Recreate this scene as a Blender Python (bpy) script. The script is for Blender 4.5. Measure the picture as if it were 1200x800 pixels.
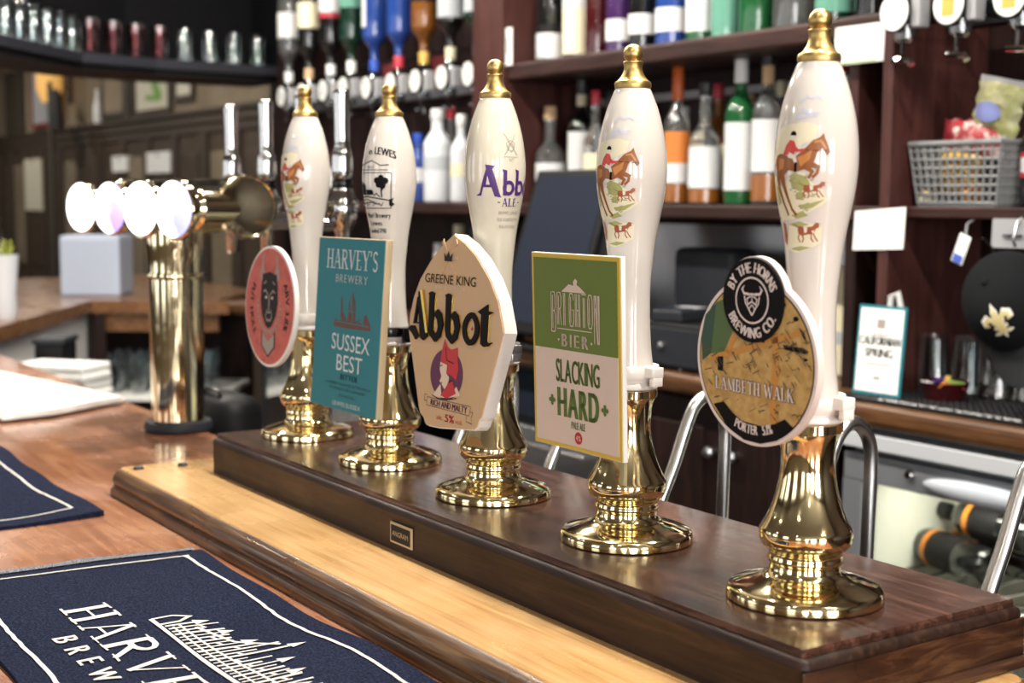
import bpy, bmesh, math, random
from mathutils import Vector, Matrix
from mathutils.geometry import tessellate_polygon
random.seed(7)
PI = math.pi
for o in list(bpy.data.objects): bpy.data.objects.remove(o)
sc = bpy.context.scene
COL = sc.collection

# ------------------------------------------------------------------ camera
yaw, pitch, roll = .9771, .1011, .0059
f_ = Vector((-math.sin(yaw)*math.cos(pitch), math.cos(yaw)*math.cos(pitch), -math.sin(pitch)))
r_ = Vector((math.cos(yaw), math.sin(yaw), 0)); u_ = r_.cross(f_)
r2 = math.cos(roll)*r_+math.sin(roll)*u_; u2 = -math.sin(roll)*r_+math.cos(roll)*u_
cam = bpy.data.cameras.new('camera'); cam.sensor_width = 36; cam.lens = 48.6
cam.clip_start = .02; cam.clip_end = 60
cam.dof.use_dof = True; cam.dof.focus_distance = 1.33; cam.dof.aperture_fstop = 6.0
camo = bpy.data.objects.new('camera', cam); COL.objects.link(camo)
M = Matrix((r2, u2, -f_)).transposed().to_4x4(); M.translation = Vector((.7888, -.8252, .3236))
camo.matrix_world = M; sc.camera = camo

# ------------------------------------------------------------------ world, exposure
w = bpy.data.worlds.new('world'); sc.world = w; w.use_nodes = True
w.node_tree.nodes['Background'].inputs[0].default_value = (.75, .85, 1, 1)
w.node_tree.nodes['Background'].inputs[1].default_value = .6
vs = sc.view_settings; vs.view_transform = 'Standard'; vs.look = 'None'; vs.gamma = 1; vs.use_curve_mapping = False
vs.exposure = 0.68
sc.cycles.use_denoising = True
sc.cycles.max_bounces = 10; sc.cycles.transparent_max_bounces = 24
sc.cycles.caustics_reflective = False; sc.cycles.caustics_refractive = False
sc.cycles.sample_clamp_indirect = 6

# ------------------------------------------------------------------ daylight through the front windows
def area(name, loc, rot, sx, sy, power, col, spread=PI):
    l = bpy.data.lights.new(name, 'AREA'); l.shape = 'RECTANGLE'; l.size = sx; l.size_y = sy
    l.energy = power; l.color = col; l.spread = spread
    o = bpy.data.objects.new(name, l); COL.objects.link(o); o.location = loc; o.rotation_euler = rot
    return o
WIN = [(-9.2, 1.5), (-6.2, 1.5), (-3.2, 1.5), (-.4, 1.1), (2.2, 1.1), (4.6, 1.1)]      # x centre, width
for i, (wx, ww) in enumerate(WIN):
    area('window_daylight', (wx, -4.36, .55), (PI/2, 0, 0), ww-.12, 1.5, 9 if ww > 1.2 else 7, (1, .98, .95))
area('window_daylight', (4.6, -4.3, .55), (PI/2, 0, 0), .42, 1.5, 26, (1, .98, .95))  # narrow strip lamp added before the last window for streaks on the handles
for wy in (-2.9, -.5): area('window_daylight', (5.46, wy, .55), (PI/2, 0, PI/2), 1.2, 1.5, 68, (1, .99, .97))

# ------------------------------------------------------------------ materials
MATS = {}
def P(name, col, rough=.5, metal=0, coat=0, spec=.5, trans=0, ior=1.45, emit=None, es=0, noise=None, bump=0, bscale=200, alpha=1, sheen=0):
    m = bpy.data.materials.new(name); m.use_nodes = True; nt = m.node_tree; b = nt.nodes['Principled BSDF']
    b.inputs['Base Color'].default_value = (*col, 1); b.inputs['Roughness'].default_value = rough
    b.inputs['Metallic'].default_value = metal; b.inputs['Coat Weight'].default_value = coat
    b.inputs['Coat Roughness'].default_value = .06
    b.inputs['Specular IOR Level'].default_value = spec; b.inputs['Transmission Weight'].default_value = trans
    b.inputs['IOR'].default_value = ior; b.inputs['Sheen Weight'].default_value = sheen
    if emit: b.inputs['Emission Color'].default_value = (*emit, 1); b.inputs['Emission Strength'].default_value = es
    if noise or bump:
        tc = nt.nodes.new('ShaderNodeTexCoord')
    if noise:   # (second colour, scale, low, high)
        n = nt.nodes.new('ShaderNodeTexNoise'); n.inputs['Scale'].default_value = noise[1]; n.inputs['Detail'].default_value = 6
        nt.links.new(tc.outputs['Object'], n.inputs['Vector'])
        r = nt.nodes.new('ShaderNodeValToRGB'); r.color_ramp.elements[0].position = noise[2]; r.color_ramp.elements[1].position = noise[3]
        r.color_ramp.elements[0].color = (*col, 1); r.color_ramp.elements[1].color = (*noise[0], 1)
        nt.links.new(n.outputs['Fac'], r.inputs['Fac']); nt.links.new(r.outputs['Color'], b.inputs['Base Color'])
    if bump:
        n2 = nt.nodes.new('ShaderNodeTexNoise'); n2.inputs['Scale'].default_value = bscale; n2.inputs['Detail'].default_value = 4
        nt.links.new(tc.outputs['Object'], n2.inputs['Vector'])
        bp = nt.nodes.new('ShaderNodeBump'); bp.inputs['Strength'].default_value = bump; bp.inputs['Distance'].default_value = .002
        nt.links.new(n2.outputs['Fac'], bp.inputs['Height']); nt.links.new(bp.outputs['Normal'], b.inputs['Normal'])
    MATS[name] = m; return m
def wood(name, cs, scale=(1.2, 16, 16), nscale=5, rough=(.22, .4), coat=.3, bump=.08, wear=None, dist=1.2, cpos=(.3, .52, .72), spec=.5):
    m = bpy.data.materials.new(name); m.use_nodes = True; nt = m.node_tree; b = nt.nodes['Principled BSDF']; L = nt.links.new
    tc = nt.nodes.new('ShaderNodeTexCoord'); mp = nt.nodes.new('ShaderNodeMapping'); mp.inputs['Scale'].default_value = scale
    L(tc.outputs['Object'], mp.inputs['Vector'])
    n = nt.nodes.new('ShaderNodeTexNoise'); n.inputs['Scale'].default_value = nscale; n.inputs['Detail'].default_value = 9
    n.inputs['Distortion'].default_value = dist; n.inputs['Roughness'].default_value = .62
    L(mp.outputs[0], n.inputs['Vector'])
    r = nt.nodes.new('ShaderNodeValToRGB'); e = r.color_ramp.elements
    e[0].position = cpos[0]; e[0].color = (*cs[0], 1); e[1].position = cpos[2]; e[1].color = (*cs[2], 1)
    k = e.new(cpos[1]); k.color = (*cs[1], 1)
    L(n.outputs['Fac'], r.inputs['Fac']); out = r.outputs['Color']
    if wear:   # (colour, scale, low, high): worn patches with a shape of their own
        n3 = nt.nodes.new('ShaderNodeTexNoise'); n3.inputs['Scale'].default_value = wear[1]; n3.inputs['Detail'].default_value = 7
        L(tc.outputs['Object'], n3.inputs['Vector'])
        mr = nt.nodes.new('ShaderNodeMapRange'); mr.inputs[1].default_value = wear[2]; mr.inputs[2].default_value = wear[3]
        L(n3.outputs['Fac'], mr.inputs[0])
        mx = nt.nodes.new('ShaderNodeMix'); mx.data_type = 'RGBA'; L(mr.outputs[0], mx.inputs[0]); L(out, mx.inputs[6]); mx.inputs[7].default_value = (*wear[0], 1)
        out = mx.outputs[2]
    L(out, b.inputs['Base Color'])
    n2 = nt.nodes.new('ShaderNodeTexNoise'); n2.inputs['Scale'].default_value = 9; n2.inputs['Detail'].default_value = 5
    L(tc.outputs['Object'], n2.inputs['Vector'])
    mr2 = nt.nodes.new('ShaderNodeMapRange'); mr2.inputs[1].default_value = .35; mr2.inputs[2].default_value = .7
    mr2.inputs[3].default_value = rough[0]; mr2.inputs[4].default_value = rough[1]
    L(n2.outputs['Fac'], mr2.inputs[0]); L(mr2.outputs[0], b.inputs['Roughness'])
    bp = nt.nodes.new('ShaderNodeBump'); bp.inputs['Strength'].default_value = bump; bp.inputs['Distance'].default_value = .004
    L(n.outputs['Fac'], bp.inputs['Height']); L(bp.outputs[0], b.inputs['Normal'])
    b.inputs['Coat Weight'].default_value = coat; b.inputs['Coat Roughness'].default_value = .12; b.inputs['Specular IOR Level'].default_value = spec
    MATS[name] = m; return m
def thin_glass(name, tint=(.93, .96, .96), refl=.12, rough=.02):
    m = bpy.data.materials.new(name); m.use_nodes = True; nt = m.node_tree; nt.nodes.clear(); L = nt.links.new
    o = nt.nodes.new('ShaderNodeOutputMaterial'); t = nt.nodes.new('ShaderNodeBsdfTransparent'); t.inputs[0].default_value = (*tint, 1)
    g = nt.nodes.new('ShaderNodeBsdfGlossy'); g.inputs['Roughness'].default_value = rough; g.inputs[0].default_value = (1, 1, 1, 1)
    lw = nt.nodes.new('ShaderNodeLayerWeight'); lw.inputs[0].default_value = .35
    mt = nt.nodes.new('ShaderNodeMath'); mt.operation = 'MULTIPLY_ADD'; mt.inputs[1].default_value = .75; mt.inputs[2].default_value = refl
    L(lw.outputs['Facing'], mt.inputs[0]); mx = nt.nodes.new('ShaderNodeMixShader')
    L(mt.outputs[0], mx.inputs[0]); L(t.outputs[0], mx.inputs[1]); L(g.outputs[0], mx.inputs[2]); L(mx.outputs[0], o.inputs[0])
    MATS[name] = m; return m

wood('bar_wood', ((.17, .058, .026), (.28, .115, .056), (.37, .18, .095)), (1.0, 13, 13), 4, (.14, .34), .45, .03, wear=((.46, .24, .13), 3.2, .55, .78))
wood('oak_light', ((.31, .155, .05), (.44, .255, .10), (.52, .33, .15)), (1.0, 20, 20), 4, (.2, .36), .35, .05, cpos=(.26, .46, .7))
wood('oak_edge', ((.022, .009, .004), (.085, .038, .014), (.26, .14, .05)), (1.0, 22, 22), 5, (.25, .42), .3, .12)
wood('walnut', ((.018, .008, .0055), (.055, .024, .016), (.115, .055, .038)), (1.0, 13, 13), 5, (.09, .26), .45, .10, wear=((.16, .09, .07), 14, .56, .82), dist=1.6)
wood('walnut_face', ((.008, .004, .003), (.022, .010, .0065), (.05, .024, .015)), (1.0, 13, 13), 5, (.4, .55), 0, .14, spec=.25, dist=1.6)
wood('end_counter_wood', ((.07, .028, .011), (.16, .072, .028), (.26, .13, .055)), (1.2, 12, 12), 4, (.25, .4), .3, .05)
wood('walnut_end', ((.012, .006, .004), (.045, .018, .009), (.13, .06, .028)), (13, 1.6, 13), 5, (.25, .42), .25, .16, dist=1.6)
wood('mahogany', ((.012, .004, .003), (.028, .010, .008), (.05, .019, .015)), (1.2, 10, 10), 4, (.42, .58), 0, .05, spec=.3)
wood('mahogany_v', ((.006, .0024, .002), (.013, .0048, .004), (.026, .009, .007)), (10, 10, 1.2), 4, (.48, .62), 0, .05, spec=.22)
wood('red_post', ((.035, .011, .009), (.055, .018, .015), (.085, .03, .025)), (10, 10, 1.2), 4, (.42, .58), 0, .05, spec=.3)
wood('counter_wood', ((.035, .014, .006), (.08, .034, .012), (.14, .062, .022)), (1.2, 12, 12), 4, (.35, .5), 0, .05, spec=.3)
wood('panel_dark', ((.045, .03, .02), (.065, .045, .03), (.09, .062, .043)), (9, 9, 1.2), 3, (.45, .6), .05, .04)

def brass_mat(name, col, rough, spot):
    m = P(name, col, rough, 1); nt = m.node_tree; b = nt.nodes['Principled BSDF']; L = nt.links.new
    tc = nt.nodes.new('ShaderNodeTexCoord'); n = nt.nodes.new('ShaderNodeTexNoise'); n.inputs['Scale'].default_value = 60; n.inputs['Detail'].default_value = 8
    L(tc.outputs['Object'], n.inputs['Vector']); mr = nt.nodes.new('ShaderNodeMapRange')
    mr.inputs[1].default_value = .4; mr.inputs[2].default_value = .8; mr.inputs[3].default_value = rough; mr.inputs[4].default_value = rough+spot
    L(n.outputs['Fac'], mr.inputs[0]); L(mr.outputs[0], b.inputs['Roughness']); return m
brass_mat('brass', (.90, .76, .44), .05, .14)
brass_mat('pale_brass', (.82, .72, .48), .06, .1)
brass_mat('gilt', (.56, .39, .15), .36, .2)
P('porcelain', (.64, .595, .55), .12, coat=.6)
P('porcelain_warm', (.68, .63, .52), .12, coat=.6)
P('chrome', (.62, .62, .62), .04, 1); P('steel', (.66, .66, .66), .26, 1); P('steel_dull', (.45, .45, .47), .34, 1)
P('black', (.005, .005, .006), .5, spec=.25); P('black_gloss', (.003, .003, .004), .18, spec=.35); P('black_print', (.004, .0038, .004), .5, spec=.15)
P('charcoal', (.016, .018, .023), .5, spec=.3); P('slate', (.014, .018, .030), .65, spec=.08, bump=.05, bscale=900)
P('white', (.82, .82, .80), .4); P('white_matte', (.80, .80, .78), .7); P('paper', (.86, .86, .84), .75)
P('white_plastic', (.80, .76, .72), .3, coat=.2)
P('cream_print', (.66, .55, .45), .5); P('warm_white_print', (.72, .66, .58), .5)
P('teal', (.018, .19, .235), .5, bump=.15, bscale=1200); P('teal_dark', (.01, .055, .07), .5); P('teal_pale', (.60, .68, .67), .5); P('rust_print', (.13, .055, .04), .5)
P('mid_wood_edge', (.47, .36, .22), .5)
P('olive', (.115, .165, .028), .5, bump=.12, bscale=1200); P('gold_border', (.58, .40, .05), .4); P('tan_board', (.62, .50, .43), .5, bump=.1, bscale=1200); P('olive_ink', (.10, .16, .035), .5); P('red_ink', (.45, .015, .025), .5)
P('abbot_clay', (.58, .38, .21), .42, coat=.15); P('abbot_white', (.86, .83, .80), .4); P('purple', (.10, .012, .06), .4); P('hood_red', (.50, .02, .025), .4); P('skin_print', (.72, .55, .42), .5); P('gold_leaf', (.83, .58, .14), .18, 1)
P('ale_purple', (.075, .025, .17), .3)
P('coral', (.55, .13, .10), .5, noise=((.44, .085, .07), 90, .45, .7)); P('smoke_print', (.02, .018, .018), .5, spec=.2); P('ash_print', (.33, .29, .26), .5)
P('map_ochre', (.52, .34, .115), .45, noise=((.40, .24, .07), 120, .4, .62)); P('map_green', (.075, .13, .045), .45); P('map_green_dark', (.03, .07, .045), .45); P('map_road', (.50, .23, .05), .45); P('map_dark', (.10, .07, .035), .45); P('pink_white', (.76, .66, .62), .4)
P('horse_brown', (.26, .085, .02), .3); P('horse_light', (.50, .20, .05), .3); P('coat_red', (.55, .05, .04), .3); P('grass_print', (.36, .37, .14), .3); P('grass_pale', (.72, .67, .49), .3); P('sky_print', (.52, .54, .64), .3); P('dog_red', (.33, .09, .04), .3); P('dun_print', (.30, .27, .16), .3)
P('navy', (.0045, .0065, .018), .95, spec=.1, noise=((.022, .030, .068), 420, .40, .70), bump=1, bscale=900)
P('navy_hem', (.03, .038, .06), .95, noise=((.32, .34, .38), 900, .46, .58), bump=1, bscale=900)
P('towel_white', (.68, .65, .62), .95, bump=1, bscale=1100)
P('rubber', (.007, .007, .008), .6, spec=.2, bump=.3, bscale=400); P('rubber_grey', (.02, .021, .028), .5, spec=.3)
P('lens_white', (.9, .95, 1), .15, emit=(.93, .97, 1), es=2.2); P('lens_blue', (.1, .15, .8), .15, emit=(.03, .05, .5), es=.7); P('lens_pink', (.3, .12, .6), .15, emit=(.16, .05, .45), es=.7)
def lens_mat(name, c1):
    m = P(name, (.9, .95, 1), .15, emit=(1, 1, 1), es=2.2); nt = m.node_tree; tc = nt.nodes.new('ShaderNodeTexCoord'); sp = nt.nodes.new('ShaderNodeSeparateXYZ')
    nt.links.new(tc.outputs['Object'], sp.inputs[0]); n = nt.nodes.new('ShaderNodeTexNoise'); n.inputs['Scale'].default_value = 45; nt.links.new(tc.outputs['Object'], n.inputs['Vector'])
    ma = nt.nodes.new('ShaderNodeMath'); ma.operation = 'MULTIPLY_ADD'; ma.inputs[1].default_value = .02; nt.links.new(n.outputs['Fac'], ma.inputs[0]); nt.links.new(sp.outputs['X'], ma.inputs[2])
    mr = nt.nodes.new('ShaderNodeMapRange'); mr.inputs[1].default_value = .004; mr.inputs[2].default_value = .038; nt.links.new(ma.outputs[0], mr.inputs[0])
    r = nt.nodes.new('ShaderNodeValToRGB'); e = r.color_ramp.elements; e[0].color = (.93, .97, 1, 1); e[1].color = (*c1, 1); e[1].position = .55; nt.links.new(mr.outputs[0], r.inputs[0])
    nt.links.new(r.outputs[0], nt.nodes['Principled BSDF'].inputs['Emission Color'])
lens_mat('lens_blue_print', (.03, .05, .30)); lens_mat('lens_violet_print', (.09, .03, .26))
P('lamp_glow', (1, .9, .75), .5, emit=(1, .86, .66), es=9); P('lamp_amber', (1, .6, .2), .5, emit=(1, .52, .14), es=.28)
P('red_glow', (.8, .1, .04), .5, emit=(1, .11, .04), es=.9); P('blue_glow', (.3, .35, .9), .5, emit=(.22, .22, .9), es=1.2)
P('fridge_light', (1, 1, .95), .5, emit=(1, .98, .84), es=5)
P('fridge_inside', (.82, .82, .72), .5); P('fridge_grey', (.22, .23, .25), .35, .3); P('fridge_light_grey', (.52, .54, .57), .35); P('handle_grey', (.50, .54, .60), .2, coat=.4)
P('ceiling_paint', (.26, .235, .20), .8); P('wall_paint', (.17, .13, .09), .8); P('tan_wall', (.24, .19, .13), .8, noise=((.18, .14, .09), 3, .4, .65)); P('soffit_black', (.004, .004, .005), .7, spec=.1); P('tub_blue', (.42, .48, .60), .5); P('floor_dark', (.06, .04, .03), .6)
P('dado_brown', (.06, .045, .034), .5)
thin_glass('glass', (.90, .94, .95), .05); thin_glass('pane', (.97, .99, .98), .05); thin_glass('ruby_glass', (.62, .30, .33), .10); thin_glass('smoky_glass', (.50, .52, .56), .10)
def bottle_glass(name, col, rough=.05, trans=.5): 
    m = P(name, col, rough, coat=1, trans=trans, ior=1.4); m.node_tree.nodes['Principled BSDF'].inputs['Coat Roughness'].default_value = .11; return m
bottle_glass('g_clear', (.80, .84, .84), .03, .93); bottle_glass('g_green', (.02, .17, .05)); bottle_glass('g_mint', (.25, .62, .48)); bottle_glass('g_blue', (.03, .10, .48)); bottle_glass('g_amber', (.36, .13, .02)); bottle_glass('g_dark', (.012, .012, .012)); bottle_glass('g_red', (.09, .008, .012)); bottle_glass('g_purple', (.09, .03, .16)); bottle_glass('g_deepgreen', (.01, .05, .03))
P('frost', (.60, .62, .66), .4); P('label_white', (.64, .65, .66), .6); P('label_cream', (.74, .68, .48), .6); P('label_orange', (.66, .20, .04), .6); P('label_grey', (.42, .45, .48), .6); P('label_dark', (.012, .011, .012), .5, spec=.2); P('cap_orange', (.50, .10, .02), .4); P('cap_red', (.45, .03, .05), .4); P('cork', (.56, .38, .22), .7); P('cap_white', (.78, .78, .78), .4); P('cap_black', (.015, .015, .017), .4); P('cap_blue', (.02, .07, .4), .4); P('cap_tan', (.66, .60, .42), .4); P('amber_liquid', (.22, .075, .012), .1, coat=.5); P('green_glow', (.05, .5, .12), .3)
P('leaf_print', (.18, .38, .06), .6); P('picture_paper', (.66, .62, .50), .6); P('picture_dark', (.055, .045, .035), .5); P('ochre_cloth', (.50, .28, .07), .8); P('maroon', (.16, .02, .02), .7); P('dark_figure', (.022, .02, .02), .7); P('pale_grey', (.36, .36, .38), .6)
P('basket_grey', (.17, .175, .18), .45); P('crisp_green', (.30, .31, .12), .35, noise=((.42, .40, .24), 40, .4, .6)); P('crisp_red', (.32, .03, .04), .35, noise=((.60, .50, .46), 45, .52, .62)); P('crisp_blue', (.17, .20, .42), .35); P('crisp_yellow', (.55, .36, .08), .4); P('foil_orange', (.75, .25, .03), .4); P('tangerine', (.62, .24, .03), .4)
P('cap_cloth', (.007, .008, .009), .9, spec=.1, bump=.3, bscale=900); P('cap_peak', (.014, .015, .017), .85, spec=.15, bump=.3, bscale=900); P('emblem_gold', (.55, .45, .22), .6); P('emblem_white', (.75, .72, .62), .7); P('hinge_blue', (.06, .12, .5), .5)
P('wicker', (.5, .3, .12), .7); P('ribbon_red', (.5, .04, .09), .5); P('dry_green', (.3, .34, .05), .7)
def mt(m): return MATS[m] if isinstance(m, str) else m
# ------------------------------------------------------------------ helpers
def thing(name, label, cat, loc=(0, 0, 0), rot=(0, 0, 0), group=None):
    o = bpy.data.objects.new(name, None); COL.objects.link(o); o.empty_display_size = .05
    o.location = loc; o.rotation_euler = rot; o['label'] = label; o['category'] = cat
    if group: o['group'] = group
    return o
def tag(o, label, cat, group=None):
    o['label'] = label; o['category'] = cat
    if group: o['group'] = group
    return o
def struct(o): o['kind'] = 'structure'; return o
def smooth_curve(pts, n=6):
    """Catmull-Rom through (r, z) points"""
    out = []
    for i in range(len(pts)-1):
        p0 = pts[max(i-1, 0)]; p1 = pts[i]; p2 = pts[i+1]; p3 = pts[min(i+2, len(pts)-1)]
        for k in range(n):
            t = k/n
            out.append(tuple(.5*((2*b)+(-a+c)*t+(2*a-5*b+4*c-d)*t*t+(-a+3*b-3*c+d)*t**3) for a, b, c, d in zip(p0, p1, p2, p3)))
    out.append(tuple(pts[-1])); return out
class MB:
    def __init__(s): s.v = []; s.f = []; s.sm = []
    def add(s, vs, fs, smooth=False):
        n = len(s.v); s.v += [tuple(v) for v in vs]; s.f += [tuple(i+n for i in f) for f in fs]; s.sm += [smooth]*len(fs); return s
    def box(s, x0, x1, y0, y1, z0, z1, bev=0):
        if bev <= 0:
            v = [(x, y, z) for z in (z0, z1) for y in (y0, y1) for x in (x0, x1)]
            return s.add(v, [(0, 2, 3, 1), (4, 5, 7, 6), (0, 1, 5, 4), (2, 6, 7, 3), (0, 4, 6, 2), (1, 3, 7, 5)])
        bm = bmesh.new(); bmesh.ops.create_cube(bm, size=1)
        for q in bm.verts: q.co = Vector(((x0+x1)/2+q.co.x*(x1-x0), (y0+y1)/2+q.co.y*(y1-y0), (z0+z1)/2+q.co.z*(z1-z0)))
        bmesh.ops.bevel(bm, geom=bm.edges[:], offset=bev, segments=3, affect='EDGES', profile=.5)
        return s.bm(bm)
    def bm(s, bm, smooth=False):
        bm.verts.index_update(); s.add([q.co for q in bm.verts], [[q.index for q in f.verts] for f in bm.faces], smooth); bm.free(); return s
    def lathe(s, prof, n=40, c=(0, 0, 0), ax='z', smooth=True, a0=0, a1=2*PI):
        full = abs(a1-a0-2*PI) < 1e-6; m = n if full else n+1; vs = []; fs = []
        for (r, z) in prof:
            for k in range(m):
                a = a0+(a1-a0)*k/n; x, y = r*math.cos(a), r*math.sin(a)
                p = (x, y, z) if ax == 'z' else ((z, x, y) if ax == 'x' else (x, -z, y))     # 'y': towards -y
                vs.append((p[0]+c[0], p[1]+c[1], p[2]+c[2]))
        for i in range(len(prof)-1):
            for k in range(n):
                a, b = i*m+k, i*m+(k+1) % m; fs.append((a, b, b+m, a+m))
        s.add(vs, fs, smooth)
        if full:
            if prof[0][0] > 1e-5: s.add(vs[:m], [tuple(range(m))[::-1]])
            if prof[-1][0] > 1e-5: s.add(vs[-m:], [tuple(range(m))])
        return s
    def tube(s, pts, r, n=10, cap=True):
        pts = [Vector(p) for p in pts]; rs = r if isinstance(r, (list, tuple)) else [r]*len(pts); vs = []; fs = []; up = None
        for i, p in enumerate(pts):
            t = (pts[min(i+1, len(pts)-1)]-pts[max(i-1, 0)]).normalized()
            if up is None: up = t.orthogonal().normalized()
            up = (up-t*up.dot(t)).normalized(); w_ = t.cross(up)
            for k in range(n):
                a = 2*PI*k/n; vs.append(p+rs[i]*(math.cos(a)*up+math.sin(a)*w_))
        for i in range(len(pts)-1):
            for k in range(n): a, b = i*n+k, i*n+(k+1) % n; fs.append((a, b, b+n, a+n))
        s.add(vs, fs, True)
        if cap: s.add(vs[:n], [tuple(range(n))[::-1]]); s.add(vs[-n:], [tuple(range(n))])
        return s
    def prism(s, poly, fn0, fn1, side_smooth=False):
        """closed prism: polygon (u, v) mapped by fn0 (back) and fn1 (front)"""
        n = len(poly); tri = tessellate_polygon([[Vector((p[0], p[1], 0)) for p in poly]])
        ar = sum(poly[i][0]*poly[(i+1) % n][1]-poly[(i+1) % n][0]*poly[i][1] for i in range(n))
        fx = []
        for t in tri:
            a, b, c = (poly[i] for i in t)
            fx.append(t if ((b[0]-a[0])*(c[1]-a[1])-(c[0]-a[0])*(b[1]-a[1])) > 0 else t[::-1])
        B = [fn0(*p) for p in poly]; Fr = [fn1(*p) for p in poly]
        s.add(Fr, fx); s.add(B, [t[::-1] for t in fx])
        side = [(i, (i+1) % n, n+(i+1) % n, n+i) for i in range(n)]
        if ar < 0: side = [q[::-1] for q in side]
        return s.add(B+Fr, side, side_smooth)
    def build(s, name, mat, parent=None, flip=False, auto=None):
        me = bpy.data.meshes.new(name); me.from_pydata(s.v, [], [f[::-1] for f in s.f] if flip else s.f)
        for p, q in zip(me.polygons, s.sm): p.use_smooth = q
        me.materials.append(mt(mat)); me.validate(); me.update()
        if any(s.sm): me.set_sharp_from_angle(angle=math.radians(38))
        o = bpy.data.objects.new(name, me); COL.objects.link(o)
        if parent: o.parent = parent
        return o
def box(name, mat, parent, x0, x1, y0, y1, z0, z1, bev=0): return MB().box(x0, x1, y0, y1, z0, z1, bev).build(name, mat, parent)
def copy_tree(o, parent=None):
    c = o.copy(); COL.objects.link(c); c.parent = parent
    for ch in list(o.children): copy_tree(ch, c)
    return c
def circ(cx, cy, rx, ry=None, n=40, a0=0, a1=2*PI):
    ry = rx if ry is None else ry
    return [(cx+rx*math.cos(a0+(a1-a0)*k/n), cy+ry*math.sin(a0+(a1-a0)*k/n)) for k in range(n)]

_tcache = {}
def glyphs(s):
    if s not in _tcache:
        c = bpy.data.curves.new('t', 'FONT'); c.body = s; c.size = 1; c.resolution_u = 3
        o = bpy.data.objects.new('t', c); m = o.to_mesh()
        v = [(q.co.x/.686, q.co.y/.686) for q in m.vertices]; f = [tuple(p.vertices) for p in m.polygons]
        o.to_mesh_clear(); bpy.data.objects.remove(o); bpy.data.curves.remove(c)
        _tcache[s] = (v, f, min(p[0] for p in v), max(p[0] for p in v))
    return _tcache[s]
T, t_ = .17, .07
def _arc(cx, cy, rx, ry, a0, a1, n=9): return [(cx+rx*math.cos(math.radians(a0+(a1-a0)*i/n)), cy+ry*math.sin(math.radians(a0+(a1-a0)*i/n))) for i in range(n+1)]
SERIF = {  # width, strokes (points, width, serif at the ends)
 'H': (.82, [([(.17, 0), (.17, 1)], T, 1), ([(.65, 0), (.65, 1)], T, 1), ([(.17, .5), (.65, .5)], t_, 0)]),
 'A': (.86, [([(.12, 0), (.43, 1)], t_, 1), ([(.43, 1), (.74, 0)], T, 2), ([(.22, .34), (.64, .34)], t_, 0)]),
 'R': (.80, [([(.17, 0), (.17, 1)], T, 1), ([(.17, .96)]+_arc(.38, .74, .22, .22, 90, -90)+[(.17, .52)], .11, 0), ([(.36, .52), (.70, 0)], T, 2)]),
 'V': (.82, [([(.12, 1), (.41, 0)], T, 3), ([(.41, 0), (.70, 1)], t_, 4)]),
 'E': (.70, [([(.17, 0), (.17, 1)], T, 1), ([(.17, .965), (.58, .965), (.58, .80)], t_, 0), ([(.17, .5), (.48, .5)], t_, 0), ([(.17, .035), (.60, .035), (.60, .22)], t_, 0)]),
 'Y': (.80, [([(.10, 1), (.40, .45)], T, 3), ([(.40, .45), (.70, 1)], t_, 4), ([(.40, .48), (.40, 0)], T, 2)]),
 'S': (.62, [(_arc(.31, .74, .20, .22, 25, 270)+_arc(.31, .26, .22, .24, 90, -155), .12, 0)]),
 "'": (.25, [([(.12, 1), (.10, .74)], .1, 0)]),
 'L': (.66, [([(.17, 0), (.17, 1)], T, 1), ([(.17, .035), (.58, .035), (.58, .24)], t_, 0)]),
 'M': (1.0, [([(.14, 0), (.14, 1)], t_, 1), ([(.14, 1), (.50, .05)], T, 0), ([(.50, .05), (.84, 1)], t_, 0), ([(.84, 0), (.84, 1)], T, 1)]),
 'B': (.74, [([(.17, 0), (.17, 1)], T, 1), ([(.17, .96)]+_arc(.36, .75, .21, .21, 90, -90)+[(.17, .54)], .1, 0), ([(.17, .54)]+_arc(.38, .28, .25, .25, 90, -90)+[(.17, .03)], .11, 0)]),
 'T': (.72, [([(.36, 0), (.36, 1)], T, 2), ([(.06, .80), (.06, .965), (.66, .965), (.66, .80)], t_, 0)]),
 'W': (1.1, [([(.10, 1), (.33, 0)], T, 3), ([(.33, 0), (.55, .95)], t_, 0), ([(.55, .95), (.78, 0)], T, 0), ([(.78, 0), (1.0, 1)], t_, 4)]),
 'K': (.82, [([(.17, 0), (.17, 1)], T, 1), ([(.20, .42), (.66, 1)], t_, 4), ([(.34, .56), (.70, 0)], T, 2)]),
 ' ': (.4, []),
}
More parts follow.
